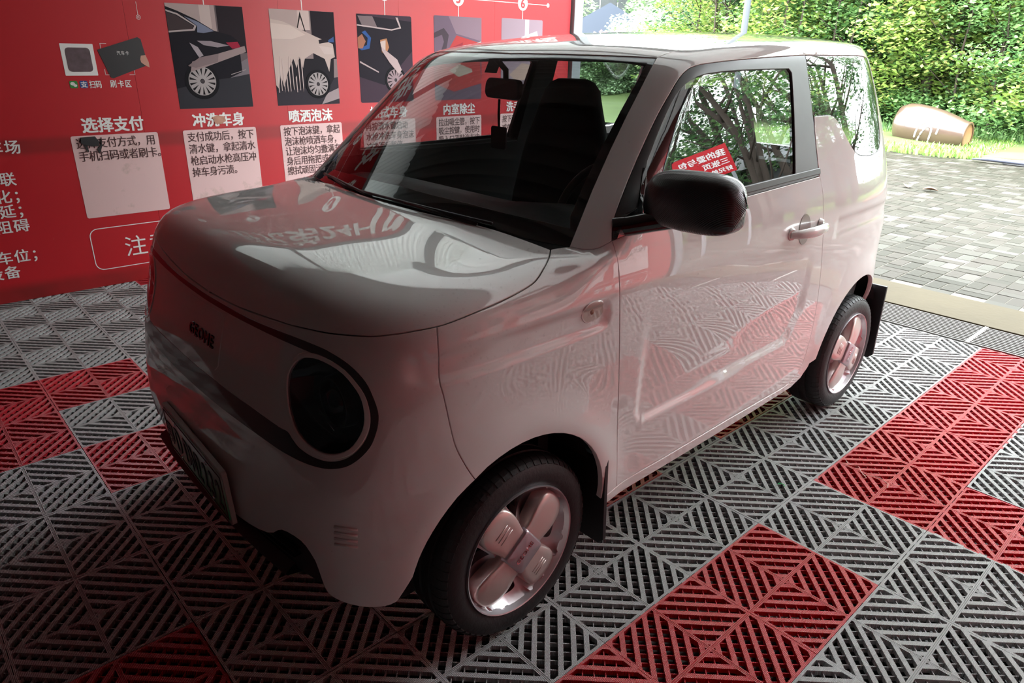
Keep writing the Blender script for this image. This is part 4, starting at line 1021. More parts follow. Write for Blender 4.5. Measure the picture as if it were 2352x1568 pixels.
# ---- water beads clinging to the wet skin
rb_ = np.random.RandomState(5); Q = []
for cx_, cy_, sx_, sy_, num in ((-.22, -.70, .10, .03, 90), (.16, -.62, .06, .05, 60), (-.05, -.70, .2, .02, 60)):
    for _ in range(num): Q.append(('t', cx_+rb_.randn()*sx_, cy_+rb_.randn()*sy_))
for _ in range(230): Q.append(('s', -.2+rb_.rand()*1.6, .35+rb_.rand()*.6))
for _ in range(150): Q.append(('s', -.2+abs(rb_.randn())*.16, .80+rb_.rand()*.14))
for _ in range(70): Q.append(('s', .3+rb_.rand()*.45, 1.1+rb_.rand()*.3))
top_ = xy([(a, b_) for k, a, b_ in Q if k == 't'], low, .5); sd = xz([(a, b_) for k, a, b_ in Q if k == 's']); B_ = np.vstack([top_, sd]); N_ = normal(body, B_); ok = (B_[:, 1] > -.9) & np.isfinite(B_).all(1)
ok &= ~((np.hypot(B_[:, 0]+.03, B_[:, 2]-.3) < .325)); bd = MB()
for p_, n_ in zip(B_[ok], N_[ok]):
    r0 = .0012+.0022*rb_.rand()**2; n_ = Vector(n_); a = n_.cross(Vector((.3, .2, 1))).normalized(); c = n_.cross(a); k = len(bd.v)
    for h, w in ((0, 1), (.45, .8), (.65, .35)):
        for i in range(7): t = 2*math.pi*i/7; bd.v.append(tuple(Vector(p_)+n_*(r0*h)+(a*math.cos(t)+c*math.sin(t))*r0*w))
    for r_ in range(2):
        for i in range(7): j = (i+1) % 7; bd.f.append((k+r_*7+i, k+r_*7+j, k+(r_+1)*7+j, k+(r_+1)*7+i))
    bd.f.append(tuple(k+14+i for i in range(7)))
M['water'] = glass('water_bead', (.95, .95, .95), 0, 1.33)
o = bd.build('water_beads', M['water'], car, True); o['kind'] = 'stuff'
# ------------------------------------------------------------------ printed instruction boards on the bay walls
def board(name, loc, rz, label, near=False):
    root = empty(name, loc, rz); tag(root, label, 'sign board')
    T = lambda p: (p[0], -p[2], p[1])           # x along wall, z up, local depth towards the viewer (-y)
    bb = MB()
    L0, L1 = (-.95, 6.85) if near else (-4.1, 3.70)
    for k in range(0, 8):                        # board made of sheets with hairline joints
        x0, x1 = L0+k*.98, L0+(k+1)*.98-.0012
        MB().poly([(x0, .0), (min(x1, L1), .0), (min(x1, L1), 2.50), (x0, 2.50)], 0, .010, T).build('printed_sheet', M['board'], root)
    def rect(nm, x0, x1, z0, z1, m_, r=.012, h=.0115, par=root):
        return MB().poly(rrect(x0, x1, z0, z1, r), .009, h, T).build(nm, m_, par)
    def txt(s_, size, x, z, m_, bold=0, align='LEFT', sp=1., sx=1., d=.0118, par=root):
        return flat(s_, size, x, z, lambda p: (p[0], -d-p[2]*.3, p[1]), m_, par, 'lettering', bold, .0004, align, sx, sp)
    X = [-.60, .052, .728, 1.408, 2.118, 2.838]
    heads = ['选择支付', '冲洗车身', '喷洒泡沫', '擦拭车身', '内室除尘', '洗手功能']
    body_ = [['选择支付方式，用', '手机扫码或者刷卡。'], ['支付成功后，按下', '清水键，拿起清水', '枪启动水枪高压冲', '掉车身污渍。'], ['按下泡沫键，拿起', '泡沫枪喷洒车身，', '让泡沫均匀撒满车', '身后用拖把或毛巾', '擦拭顽固污渍。'],
             ['再按清水键启动', '水枪冲洗车身泡沫', '冲净而后暂停', '用毛巾擦干。'], ['拉出吸尘管，按下', '吸尘按键，使用时', '吸入口平贴汽车内', '室表面，以达较佳', '效果。'], ['按下洗手键，清水', '或布，洗手并把工', '具放回原处，最后', '按下结尾键结算。']]
    for k in range(6):
        x0 = X[k]; rect('text_panel', x0, x0+.495, .447, .944, M['panel'])
        txt(heads[k], .092, x0+.247, .968, M['white'], .0032, 'CENTER', 1.02, .95)
        n = len(body_[k]); 
        for r_, s_ in enumerate(body_[k]): txt(s_, .0665, x0+.022, .874-(.0765 if n < 5 else .070)*r_, M['ink'], .0005, 'LEFT', .94 if n > 2 else .93, .88, .0128)
        # number disc on the timeline
        cx_ = x0+.247; MB().poly([(cx_+.058*math.cos(a), 1.86+.058*math.sin(a)) for a in np.linspace(0, 2*math.pi, 33)[:-1]], .009, .0118, T).build('number_disc', M['white'], root)
        txt(str(k+1), .105, cx_, 1.824, M['board'], .003, 'CENTER', d=.0125)
        MB().poly([(cx_-.0028, 1.70), (cx_+.0028, 1.70), (cx_+.0028, 1.805), (cx_-.0028, 1.805)], .009, .0112, T).build('timeline_stem', M['white'], root)
    ln = MB(); ln.poly([(-.70, 1.857), (3.398, 1.857), (3.398, 1.862), (-.70, 1.862)], .009, .0112, T)
    for xx in (-.70, 3.398): ln.poly([(xx+.017*math.cos(a), 1.86+.017*math.sin(a)) for a in np.linspace(0, 2*math.pi, 17)[:-1]], .009, .0116, T)
    ln.build('timeline', M['white'], root)
    txt('好兄弟24H自助洗车流程', .34, -.20, 2.17, M['white'], .008, 'LEFT', 1.0, 1.0)
    txt('好兄弟', .20, -.92, 2.12, M['white'], .006, 'LEFT', 1.0, 1.0)
    # notice frame with heading
    fr = MB(); P = rrect(-.61, 3.36, .108, .378, .05, 6); Q = rrect(-.605, 3.355, .113, .373, .046, 6); k = len(P)
    fr.v = [T((*p, .0116)) for p in P]+[T((*p, .0116)) for p in Q]; fr.f = [(i, (i+1) % k, k+(i+1) % k, k+i) for i in range(k)]; fr.build('notice_frame', M['white'], root)
    txt('注意事项', .142, -.425, .182, M['white'], 0, 'LEFT', 1.12)
    # text of the neighbouring notice at the left edge of the picture
    for s_, x, z in () if near else (('停车场', -1.115, .872), ('互联', -1.09, .695), ('老化；', -1.13, .598), ('拖延；', -1.13, .512), ('无阻碍', -1.165, .423), ('占车位；', -1.20, .243), ('设备', -1.18, .153)):
        txt(s_, .082, x, z, M['white'], .0012, 'LEFT', 1.12, 1.0)
    # payment corner : blank dark code square, card in a hand, small caption and app marks
    rect('code_card', -.556, -.384, 1.285, 1.459, M['white'], .003); rect('blank_code_square', -.535, -.405, 1.306, 1.438, mat('smudged_dark_square', (.10, .06, .07), .6, var=.6, vscale=30), .02, .0125)
    cf = MB()
    for (a, b_, c, d_) in ((-.345, -.310, 1.462, 1.4645), (-.345, -.3425, 1.430, 1.462), (-.21, -.178, 1.462, 1.4645), (-.1805, -.178, 1.430, 1.462), (-.345, -.310, 1.287, 1.2895), (-.345, -.3425, 1.287, 1.32), (-.21, -.178, 1.287, 1.2895), (-.1805, -.178, 1.287, 1.32)):
        cf.poly([(a, c), (b_, c), (b_, d_), (a, d_)], .009, .0114, T)
    cf.build('swipe_corner_marks', M['white'], root)
    cd = MB().poly([(-.364, 1.428), (-.13, 1.503), (-.113, 1.492), (-.094, 1.345), (-.305, 1.268), (-.318, 1.275)], .009, .0125, T).build('printed_card', M['black'], root)
    MB().poly([(-.135, 1.376), (-.128, 1.398), (-.10, 1.402), (-.088, 1.36), (-.088, 1.33), (-.115, 1.345), (-.132, 1.36)], .0126, .0135, T).build('printed_thumb', mat('skin_print', (.55, .27, .20), .6), cd)
    txt('汽车卡', .026, -.262, 1.402, M['white'], 0, 'LEFT', 1.3, .8, .0130, cd)
    g_ = rect('chat_icon', -.545, -.503, 1.215, 1.256, mat('icon_green', (.02, .20, .035), .5), .008, .0118)
    for (x, z, r_) in ((-.529, 1.240, .0105), (-.517, 1.230, .0085)): MB().poly([(x+r_*1.15*math.cos(a), z+r_*.9*math.sin(a)) for a in np.linspace(0, 6.283, 17)[:-1]], .0118, .0126, T).build('icon_bubble', M['white'], g_)
    b_ = rect('pay_icon', -.492, -.450, 1.215, 1.256, mat('icon_blue', (.02, .07, .25), .5), .008, .0118); txt('支', .036, -.4885, 1.222, M['white'], .0008, 'LEFT', d=.0125, par=b_)
    txt('扫码', .046, -.443, 1.218, M['white'], .0008, 'LEFT', .95, .75); txt('刷卡区', .046, -.329, 1.220, M['white'], .0008, 'LEFT', 1.25, .80)
    dl = MB(); dl.poly([(-.106, 1.628), (-.104, 1.628), (-.104, 1.70), (-.106, 1.70)], .009, .0112, T); n = 20
    for r_ in (.013, .006):
        k = len(dl.v); dl.v += [T((-.105+r_*math.cos(a), 1.615+r_*math.sin(a), .0116)) for a in np.linspace(0, 6.283, n+1)[:-1]]+[T((-.105+(r_-.0022)*math.cos(a), 1.615+(r_-.0022)*math.sin(a), .0116)) for a in np.linspace(0, 6.283, n+1)[:-1]]
        dl.f += [(k+i, k+(i+1) % n, k+n+(i+1) % n, k+n+i) for i in range(n)]
    dl.build('dial_mark', M['white'], root)
    # ---- printed photographs (flat colour shapes)
    pc = {}
    def pm(c):
        if c not in pc: pc[c] = mat('photo_print_ink', tuple(v*(.6 if max(c) < .12 else .9) for v in c), .6, spec=.12)
        return pc[c]
    def pic(x0, z0, w, h, bg, shapes, nm='photo_print'):
        ph = rect(nm, x0, x0+w, z0, z0+h, pm(bg), .014, .0115)
        lay = {}
        for i, (n_, c, pts) in enumerate(shapes):
            pts = [(x0+a*w, z0+b*h) for a, b in pts]
            for A in ((1, 0, x0+w-.0005), (-1, 0, -(x0+.0005)), (0, 1, z0+h-.0005), (0, -1, -(z0+.0005))): pts = clip(pts, *A)
            if len(pts) < 3: continue
            key = (n_, c); lay.setdefault(key, MB()).poly(pts, .0110, .0116+.00012*i, T)
        for (n_, c), mb in lay.items(): mb.build(n_, pm(c), ph)
        return ph
    def wheelp(cx_, cz_, rx, asp=1.265, n=14, tyre=(.012, .010, .014), sp=(.42, .36, .36)):
        E_ = lambda r, k=40: [(cx_+r*math.cos(a), cz_+r/asp*math.sin(a)) for a in np.linspace(0, 6.283, k+1)[:-1]]
        out = [('printed_tyre', tyre, E_(rx)), ('printed_rim', sp, E_(rx*.80)), ('printed_hole', (.02, .014, .018), E_(rx*.75))]
        for i in range(n):
            a = 2*math.pi*i/n; d = .13; q = [(rx*.14*math.cos(a-.4), rx*.14*math.sin(a-.4)), (rx*.77*math.cos(a-d), rx*.77*math.sin(a-d)), (rx*.77*math.cos(a+d), rx*.77*math.sin(a+d)), (rx*.14*math.cos(a+.4), rx*.14*math.sin(a+.4))]
            out.append(('printed_spoke', sp, [(cx_+x, cz_+z/asp) for x, z in q]))
        out.append(('printed_hub', (.10, .08, .09), E_(rx*.10, 12))); return out
    z0 = 1.078; h = .626; dk = (.018, .014, .022)
    pic(.058, z0, .49, h, (.16, .12, .13), [
        ('printed_wall', (.46, .34, .33), [(.0, .75), (.62, .75), (.62, 1), (0, 1)]), ('printed_pillar', (.60, .46, .44), [(.42, .78), (.56, .78), (.56, 1), (.42, 1)]), ('printed_doorway', (.035, .022, .030), [(.64, .55), (1, .55), (1, 1), (.64, 1)]),
        ('printed_ground', (.055, .050, .062), [(0, 0), (1, 0), (1, .45), (0, .30)]), ('printed_ground', (.22, .18, .20), [(.72, .30), (1, .34), (1, .5), (.8, .42)]),
        ('printed_body', dk, [(0, .97), (.15, .93), (.36, .86), (.58, .76), (.80, .72), (.90, .66), (.90, .36), (.72, .30), (.50, .28), (.42, .40), (.2, .42), (.12, .22), (0, .2)]),
        ('printed_window', (.09, .06, .065), [(0, .92), (.12, .89), (.32, .80), (.30, .76), (.0, .745)]), ('printed_trim', (.50, .40, .40), [(0, .925), (.0, .94), (.14, .91), (.36, .80), (.33, .755), (.0, .73), (0, .745), (.31, .77), (.335, .80), (.13, .895)]),
        ('printed_glass', (.20, .21, .30), [(.22, .885), (.38, .84), (.58, .755), (.44, .735), (.36, .74), (.37, .80)]), ('printed_glint', (.40, .33, .36), [(.24, .64), (.34, .60), (.40, .52), (.34, .50), (.28, .58)]), ('printed_glint', (.34, .27, .30), [(.34, .66), (.52, .66), (.76, .62), (.60, .60), (.42, .62)]),
        ('printed_lamp', (.36, .02, .05), [(.72, .65), (.88, .66), (.92, .60), (.80, .59)]), ('printed_glint', (.45, .36, .36), [(.74, .33), (.95, .38), (.95, .385), (.74, .337)]),
        ]+wheelp(.34, .27, .225)+[('printed_spray', (.36, .26, .26), [(.97, .62), (.98, .56), (.45, .42), (.20, .36), (.24, .46), (.55, .53)]), ('printed_spray', (.26, .185, .19), [(.60, .54), (.58, .46), (.28, .40), (.18, .42), (.34, .50)])])
    pic(.730, z0, .49, h, (.30, .22, .22), [
        ('printed_wall', (.50, .37, .35), [(0, .82), (.6, .82), (.6, 1), (0, 1)]), ('printed_pillar', (.66, .50, .47), [(.42, .80), (.60, .80), (.60, 1), (.42, 1)]), ('printed_doorway', (.03, .02, .03), [(.62, .5), (1, .5), (1, 1), (.62, 1)]), ('printed_lance', (.04, .03, .03), [(.39, .80), (.46, .99), (.53, .78), (.515, .78), (.46, .93), (.405, .80)]),
        ('printed_ground', (.06, .05, .065), [(0, 0), (1, 0), (1, .3), (0, .2)]), ('printed_ground', (.38, .30, .31), [(.70, .0), (1, .06), (1, .18), (.8, .12)]),
        ('printed_body', (.030, .024, .032), [(0, .5), (.95, .5), (.93, .28), (.85, .2), (.4, .18), (0, .16)]),
        ('printed_foam', (.60, .46, .42), [(0, .90), (.18, .88), (.40, .82), (.66, .74), (.84, .69), (.95, .66), (.97, .52), (.90, .50), (.86, .36), (.80, .50), (.62, .56), (.48, .50), (.44, .40), (.40, .52), (.34, .40), (.30, .50), (.20, .36), (.12, .20), (.08, .34), (.04, .18), (0, .22)]),
        ('printed_foam', (.70, .55, .50), [(0, .86), (.30, .84), (.52, .75), (.30, .70), (0, .70)]), ('printed_foam', (.66, .52, .49), [(.72, .64), (.94, .62), (.95, .55), (.80, .55)]), ('printed_mirror', (.03, .02, .03), [(.72, .70), (.86, .72), (.88, .68), (.73, .66)]), ('printed_cloth', (.06, .12, .30), [(.88, .70), (.97, .74), (.97, .68), (.88, .68)])]
        +[('printed_foam', (.62, .48, .46), [(x, .30+.1*((k*7) % 3)), (x+.018, .32+.1*((k*5) % 3)), (x+.016, .14+.02*(k % 3)), (x+.006, .14+.02*(k % 2))]) for k, x in enumerate((.03, .075, .12, .165, .21, .26, .31, .36, .41))]+wheelp(.66, .225, .20))
    pic(1.405, z0, .49, h, (.085, .05, .075), [
        ('printed_body', (.030, .022, .034), [(0, 1), (.2, .98), (1, .94), (1, .6), (.45, .2), (0, .3)]), ('printed_window', (.22, .16, .17), [(.02, .98), (.28, .98), (.36, .86), (.10, .86)]), ('printed_trim', (.55, .42, .42), [(.0, .87), (.62, .83), (.80, .86), (.74, .98), (.70, .98), (.77, .87), (.62, .845), (.0, .885)]),
        ('printed_trim', (.50, .38, .38), [(.02, .48), (.35, .36), (.35, .345), (.02, .46)]), ('printed_glove', (.04, .10, .30), [(.08, .80), (.14, .82), (.24, .74), (.20, .62), (.06, .60), (.02, .62), (.16, .66), (.18, .74)]), ('printed_hand', (.40, .16, .10), [(0, .74), (.08, .78), (.14, .70), (.08, .62), (0, .62)]),
        ('printed_brush', (.45, .20, .10), [(.40, .72), (.52, .74), (.56, .64), (.50, .56), (.42, .58)]), ('printed_brush', (.60, .46, .42), [(.40, .70), (.50, .72), (.49, .60), (.42, .60)]), ]+wheelp(.66, .26, .20, sp=(.34, .24, .26))+[('printed_spray', (.50, .37, .37), [(.42, .64), (.50, .60), (.70, .50), (.78, .38), (.72, .33), (.56, .46), (.42, .60)])])
    pic(2.112, z0, .50, h+.02, (.15, .10, .14), [
        ('printed_seat', (.42, .05, .05), [(.0, .40), (.2, .52), (.46, .78), (.95, .70), (1, .2), (.4, .1), (0, .2)]), ('printed_panel', (.24, .16, .20), [(.3, 1), (1, 1), (1, .72), (.45, .8)]), ('printed_seat', (.28, .03, .04), [(.30, .62), (.60, .70), (.50, .42), (.22, .40)]), ('printed_hose', (.10, .07, .09), [(0, .80), (.2, .86), (.30, .78), (.24, .60), (.12, .56), (.20, .70), (.16, .78), (0, .74)]),
        ('printed_hand', (.45, .36, .30), [(.30, .36), (.52, .44), (.78, .38), (.80, .34), (.5, .28)]), ('printed_cuff', (.55, .44, .38), [(.76, .66), (.99, .72), (1, .60), (.9, .58)])])
    pic(2.838, z0, .50, h+.03, (.30, .22, .26), [('printed_tap', (.52, .42, .46), [(.56, 1), (.66, 1), (.66, .62), (.56, .62)]), ('printed_tap', (.56, .46, .48), [(.48, .78), (.86, .86), (.90, .78), (.50, .72)]), ('printed_hand', (.46, .32, .27), [(.2, .30), (.5, .45), (.8, .42), (.9, .30), (.5, .15)]), ('printed_basin', (.20, .15, .18), [(0, 0), (1, 0), (1, .25), (0, .2)])])
    return root
board('instruction_board', (0, WF, 0), 0, 'long red printed board of car-wash steps on the wall behind the white car')
# torn dark tape stuck over the first text panel, and its rags
tp = MB(); T_ = lambda p: (p[0], WF-.013-p[2], p[1])
tp.poly([(-.552, .905), (-.548, .935), (-.47, .938), (-.452, .905), (-.458, .880), (-.50, .883), (-.54, .892)], 0, .012, T_)
tp.poly([(-.44, .925), (-.437, .885), (-.452, .850), (-.462, .838), (-.470, .862), (-.447, .885)], 0, .007, T_); tp.poly([(-.54, .895), (-.525, .850), (-.516, .846), (-.52, .89)], 0, .005, T_)
tag(tp.build('torn_tape', M['black']), 'torn strip of black tape stuck over the first pale text panel of the red board', 'tape')
pe = MB(); pp = [(.255, 1.018), (.29, 1.032), (.335, 1.022), (.345, .995), (.31, .972), (.27, .978)]
pe.poly(pp, .010, .0145, lambda p: (p[0], WF-p[2], p[1])); tag(pe.build('paint_blotch', mat('peeled_orange_patch', (.48, .24, .17), .8, var=.4, vscale=30)), 'ragged orange peeled patch over the heading of the second step', 'stain')
board('instruction_board', (2.75, WN, 0), math.pi, 'red printed board on the camera-side wall, seen only mirrored in the car door', True)
# little things lying on the floor
hr = MB(); hr.tube([(1.03, -.02, .004), (1.0, -.045, .006), (1.02, -.075, .004), (.985, -.10, .005), (.96, -.13, .004)], .0012, 5); hr.tube([(.97, -.11, .004), (1.0, -.16, .006), (.985, -.20, .004), (.955, -.21, .004)], .0011, 5)
tag(hr.build('straw_scrap', mat('pale_straw', (.62, .45, .36), .7)), 'thin pale curled straw lying on the red floor tile nearest the front wheel', 'scrap')
gr_ = MB(); gr_.tube([(.668+.010*math.cos(a), .06+.012*math.sin(a), .004) for a in np.linspace(-1.5, 2.0, 9)], .0016, 6)
tag(gr_.build('green_ring_scrap', mat('bright_green_plastic', (.01, .45, .10), .4)), 'tiny bright green curled plastic scrap on the grey tiles beside the car', 'scrap')
for (x, y, s_, rz, lb) in ((8.05, 2.31, .16, .4, 'curled brown leaf on the wet pavers, the farther left of two'), (8.0, 2.03, .17, 2.0, 'curled brown leaf on the wet pavers, the nearer right of two')):
    b = MB(); n = 9
    for i in range(n):
        t = i/(n-1); w = .35*math.sin(math.pi*t)**.7
        for q in (-1, 0, 1): b.v.append(((t-.5)*s_, q*w*s_, .01+.03*abs(q)*math.sin(math.pi*t)+.01*t))
    for i in range(n-1):
        for q in (0, 1): b.f.append((i*3+q, i*3+q+1, (i+1)*3+q+1, (i+1)*3+q))
    o = b.build('fallen_leaf', mat('dry_brown_leaf', (.20, .11, .06), .7)); o.location = (x, y, .0); o.rotation_euler = (0, 0, rz); tag(o, lb, 'leaf')

# ------------------------------------------------------------------ outdoors
gd = MB()
nx, ny = 60, 70
for i in range(nx+1):
    for j in range(ny+1):
        x = 10.6+60*(i/nx)**1.6; y = -40+100*j/ny; e = 13.0-.41*max(-6, min(9, y)); rise = .05*math.sin(x*.9+y*.5)+.04*math.sin(y*1.7)+.012*max(0, x-15)
        z = -.16+ (.17 if x > e else 0)+max(0, min(1, (x-e-.2)/1.2))*(.06+rise); gd.v.append((x, y, z))
for i in range(nx):
    for j in range(ny): gd.f.append((i*(ny+1)+j, (i+1)*(ny+1)+j, (i+1)*(ny+1)+j+1, i*(ny+1)+j+1))
m = M['lawn']; n_, l_ = nodes_of(m)
g0 = gd.build('ground', M['lawn'], None, True); tag(g0, kind='structure')
# pavement's clipped outer edge : soil apron
so_ = MB(); so_.poly([(12.05, 2.35), (11.92, 2.6), (12.7, 2.9), (13.2, 2.3), (14.2, .2), (14.0, -3), (12.4, -3), (12.2, 1.6)], -.02, .055); tag(bevel(so_.build('soil_patch', M['soil']), .03, 3), kind='structure')
sh = MB(); sh.poly([(11.60, 2.22), (11.9, 2.15), (12.15, 1.6), (12.25, .3), (11.7, .2), (11.5, 1.2)], .0, .05); tag(bevel(sh.build('plastic_sheet', M['sheet']), .015, 2), 'white plastic sheet lying at the right edge of the paving beside the soil', 'sheet')
tb_ = MB(); 
P_ = [(11.56, 2.62, .05), (11.55, 2.4, .09), (11.6, 2.1, .07), (11.58, 1.75, .06), (11.65, 1.3, .05), (11.6, .8, .04), (11.6, .2, .04)]
tb_.tube(P_, [.02, .06, .055, .05, .06, .05, .03], 8); 
for i, v in enumerate(tb_.v): tb_.v[i] = (v[0], v[1], .01+(v[2]-.0)*.55)
tag(tb_.build('rolled_tarp', M['tarp'], None, True), 'crumpled blue-black tarp lying along the edge of the white sheet on the paving', 'tarp')
# big glazed jar lying on its side
jr = empty('clay_jar', (13.15, 4.36, .02)); jr.scale = (.90, .90, .90); jr.rotation_euler = (0, 0, math.radians(-92)); tag(jr, 'large brown glazed clay jar lying on its side in the grass, with white brush marks', 'jar')
TJ = lambda p: (p[2], p[0], p[1]+.38-.13*max(0, (p[2])/1.3))
jb = MB(); prof = [(.02, -.10), (.24, -.09), (.36, -.02), (.42, .12), (.435, .32), (.42, .55), (.385, .80), (.33, 1.02), (.275, 1.20), (.262, 1.27), (.255, 1.30), (.22, 1.30)]
jb.lathe(prof, 44, TJ); jb.build('jar_body', M['clay'], jr, True); MB().lathe([(.0, 1.262), (.20, 1.268), (.256, 1.302), (.262, 1.298)], 40, TJ).build('jar_base', M['clayend'], jr, True)
def onjar(u, ang):                               # u along axis, ang around
    r = float(np.interp(u, [p[1] for p in prof[1:-1]], [p[0] for p in prof[1:-1]]))+.004; return TJ((r*math.cos(ang), r*math.sin(ang), u))
for pts in ([(.45, -2.75), (.50, -3.25), (.62, -3.55), (.78, -3.72), (.86, -3.62), (.84, -3.05)], [(.42, -2.1), (.50, -2.55), (.58, -3.05), (.66, -3.35), (.74, -3.25), (.72, -2.75), (.66, -2.2)]):
    S_ = smooth(np.array(pts), 4); b = MB(); b.tube([onjar(u, a) for u, a in S_], .017, 6); b.build('brush_mark', M['chalk'], jr)
# foliage --------------------------------------------------------------
def leaves(name, seed, n, mats, blobs, size=.09, droop=.3):
    R = np.random.RandomState(seed); bl = np.array(blobs, float); w = (bl[:, 3]*bl[:, 4]*bl[:, 5])**.6; w /= w.sum(); k = R.choice(len(bl), n, p=w); B = bl[k]
    d = R.randn(n, 3); d /= np.linalg.norm(d, axis=1)[:, None]; r = R.rand(n)**.45; P = B[:, :3]+d*r[:, None]*B[:, 3:6]
    cl = R.rand(n//12+1, 3)*2-1; P += cl[np.arange(n)//12]*.10
    P[:, 2] = np.maximum(P[:, 2], .03)
    a = R.rand(n)*6.283; L = size*(.6+.8*R.rand(n)); t = np.stack([np.cos(a), np.sin(a), -droop+.5*R.randn(n)*.6], 1); t /= np.linalg.norm(t, axis=1)[:, None]
    s_ = np.cross(t, np.stack([R.randn(n)*.35, R.randn(n)*.35, np.ones(n)], 1)); s_ /= np.linalg.norm(s_, axis=1)[:, None]; q = np.cross(s_, t)
    L = L[:, None]; v0 = P-t*L*.5; v2 = P+t*L*.5; v1 = P+s_*L*.32-t*L*.08-q*L*.07; v3 = P-s_*L*.32-t*L*.08-q*L*.07
    V = np.stack([v0, v1, v2, v3], 1).reshape(-1, 3); i = np.arange(n)*4; F = np.stack([i, i+1, i+2, i, i+2, i+3], 1).reshape(-1, 3)
    me = bpy.data.meshes.new(name); me.vertices.add(len(V)); me.vertices.foreach_set('co', V.ravel()); me.loops.add(len(F)*3); me.loops.foreach_set('vertex_index', F.ravel().astype(np.int32))
    me.polygons.add(len(F)); me.polygons.foreach_set('loop_start', (np.arange(len(F))*3).astype(np.int32)); me.update(); me.validate()
    tone = np.clip(.5+.28*R.randn(n)+(.25*(cl[np.arange(n)//12][:, 0])), 0, 1); at = me.attributes.new('tone', 'FLOAT', 'FACE'); at.data.foreach_set('value', np.repeat(tone, 2).astype(np.float32)); me.materials.append(mats); return me
def stems(name, seed, n, h, spread, r0):
    R = random.Random(seed); b = MB()
    for k in range(n):
        a = R.random()*6.28; x, y = R.uniform(-.5, .5)*spread*.5, R.uniform(-.5, .5)*spread*.5; P = []; le = R.uniform(.05, .25)
        for i in range(6): t = i/5; P.append((x+math.cos(a)*le*h*t*t+R.uniform(-.05, .05), y+math.sin(a)*le*h*t*t+R.uniform(-.05, .05), h*t*R.uniform(.95, 1)))
        b.tube(P, [r0*(1-.8*i/5) for i in range(6)], 6)
        for q in range(5):
            i = R.randint(1, 4); p = P[i]; aa = R.random()*6.28; l_ = h*R.uniform(.12, .28); b.tube([p, (p[0]+math.cos(aa)*l_*.6, p[1]+math.sin(aa)*l_*.6, p[2]+l_*.5), (p[0]+math.cos(aa)*l_, p[1]+math.sin(aa)*l_, p[2]+l_*.9)], [r0*.35, r0*.22, r0*.08], 5)
    return b.mesh(name, True)
def blobs(seed, n, rx, rz, zc, br):
    R = random.Random(seed); o = []
    for _ in range(n): a = R.random()*6.28; r = rx*R.random()**.5; o.append((r*math.cos(a), r*math.sin(a), zc+R.uniform(-1, 1)*rz, br*R.uniform(.6, 1.3), br*R.uniform(.6, 1.3), br*R.uniform(.35, .8)))
    return o
proto = {
 'shrubA': (leaves('leafy_crown', 1, 12500, M['leafA'], blobs(1, 46, 1.5, 1.5, 1.9, .55), .088), stems('stem', 1, 6, 3.3, 2.2, .028)),
 'shrubB': (leaves('leafy_crown', 2, 12500, M['leafB'], blobs(2, 46, 1.5, 1.3, 1.5, .55), .082), stems('stem', 2, 6, 2.7, 2.2, .025)),
 'shrubC': (leaves('leafy_crown', 3, 8000, M['leafC'], blobs(3, 40, 1.6, 1.6, 1.9, .6), .12), stems('stem', 3, 5, 3.4, 2.0, .03)),
 'treeA': (leaves('leafy_crown', 4, 11000, M['leafB'], blobs(4, 60, 2.4, 2.6, 4.6, .8), .16), stems('trunk', 4, 3, 6.5, 1.2, .10)),
 'treeC': (leaves('leafy_crown', 5, 11000, M['leafC'], blobs(5, 60, 2.6, 2.8, 5.0, .85), .17), stems('trunk', 5, 3, 7.0, 1.2, .11)),
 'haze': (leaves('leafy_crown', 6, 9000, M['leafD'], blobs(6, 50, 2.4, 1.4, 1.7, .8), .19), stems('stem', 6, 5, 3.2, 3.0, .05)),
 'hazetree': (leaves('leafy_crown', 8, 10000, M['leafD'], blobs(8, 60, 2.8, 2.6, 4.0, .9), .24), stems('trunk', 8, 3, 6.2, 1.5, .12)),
 'low': (leaves('leafy_crown', 7, 4500, M['leafB'], blobs(7, 26, .9, .28, .38, .30), .07), stems('stem', 7, 4, .8, 1.2, .01)),
 'bare': (leaves('leafy_crown', 9, 2600, M['leafC'], blobs(9, 60, 3.2, 2.6, 5.2, .55), .15), stems('trunk', 9, 5, 8.5, 2.2, .15))}
def plant(kind, x, y, s_, rz, label, catg, group=None, z=0.):
    crown, st_ = proto[kind]; nm = {'shrubA': 'leafy_shrub', 'shrubB': 'leafy_shrub', 'shrubC': 'leafy_shrub', 'treeA': 'tree', 'treeC': 'tree', 'haze': 'leafy_shrub', 'hazetree': 'tree', 'low': 'low_bush', 'bare': 'tree'}[kind]
    o = link(nm, crown); o.location = (x, y, z); o.rotation_euler = (0, 0, rz); o.scale = (s_, s_, s_); tag(o, label, catg, group); link('stems' if nm != 'tree' else 'trunk', st_, o, M['bark'])
    return o
for s_ in proto.values():
    if not s_[1].materials: s_[1].materials.append(M['bark'])
R_ = random.Random(11)
def pos(az, r): a = math.radians(az); return -1.575+math.cos(a)*r, -.875+math.sin(a)*r
GA, GB, GC, GD = 'yellow-green shrubs along the edge of the grass', 'fresh green shrubs along the edge of the grass', 'dark green thicket behind the shrubs', 'pale misty shrubs beyond the far corner of the wash bay'
ORD = ['first', 'second', 'third', 'fourth', 'fifth', 'sixth', 'seventh', 'eighth', 'ninth', 'tenth', 'eleventh', 'twelfth']
LA = 'yellow-green leafy shrub in the dense hedge beyond the paving'; LB = 'fresh green leafy shrub in the dense hedge beyond the paving'
LC = 'dark green bushy growth filling the gaps behind the lighter shrubs'; LD = 'pale hazy green shrub in front of the distant white wall and slate roof'
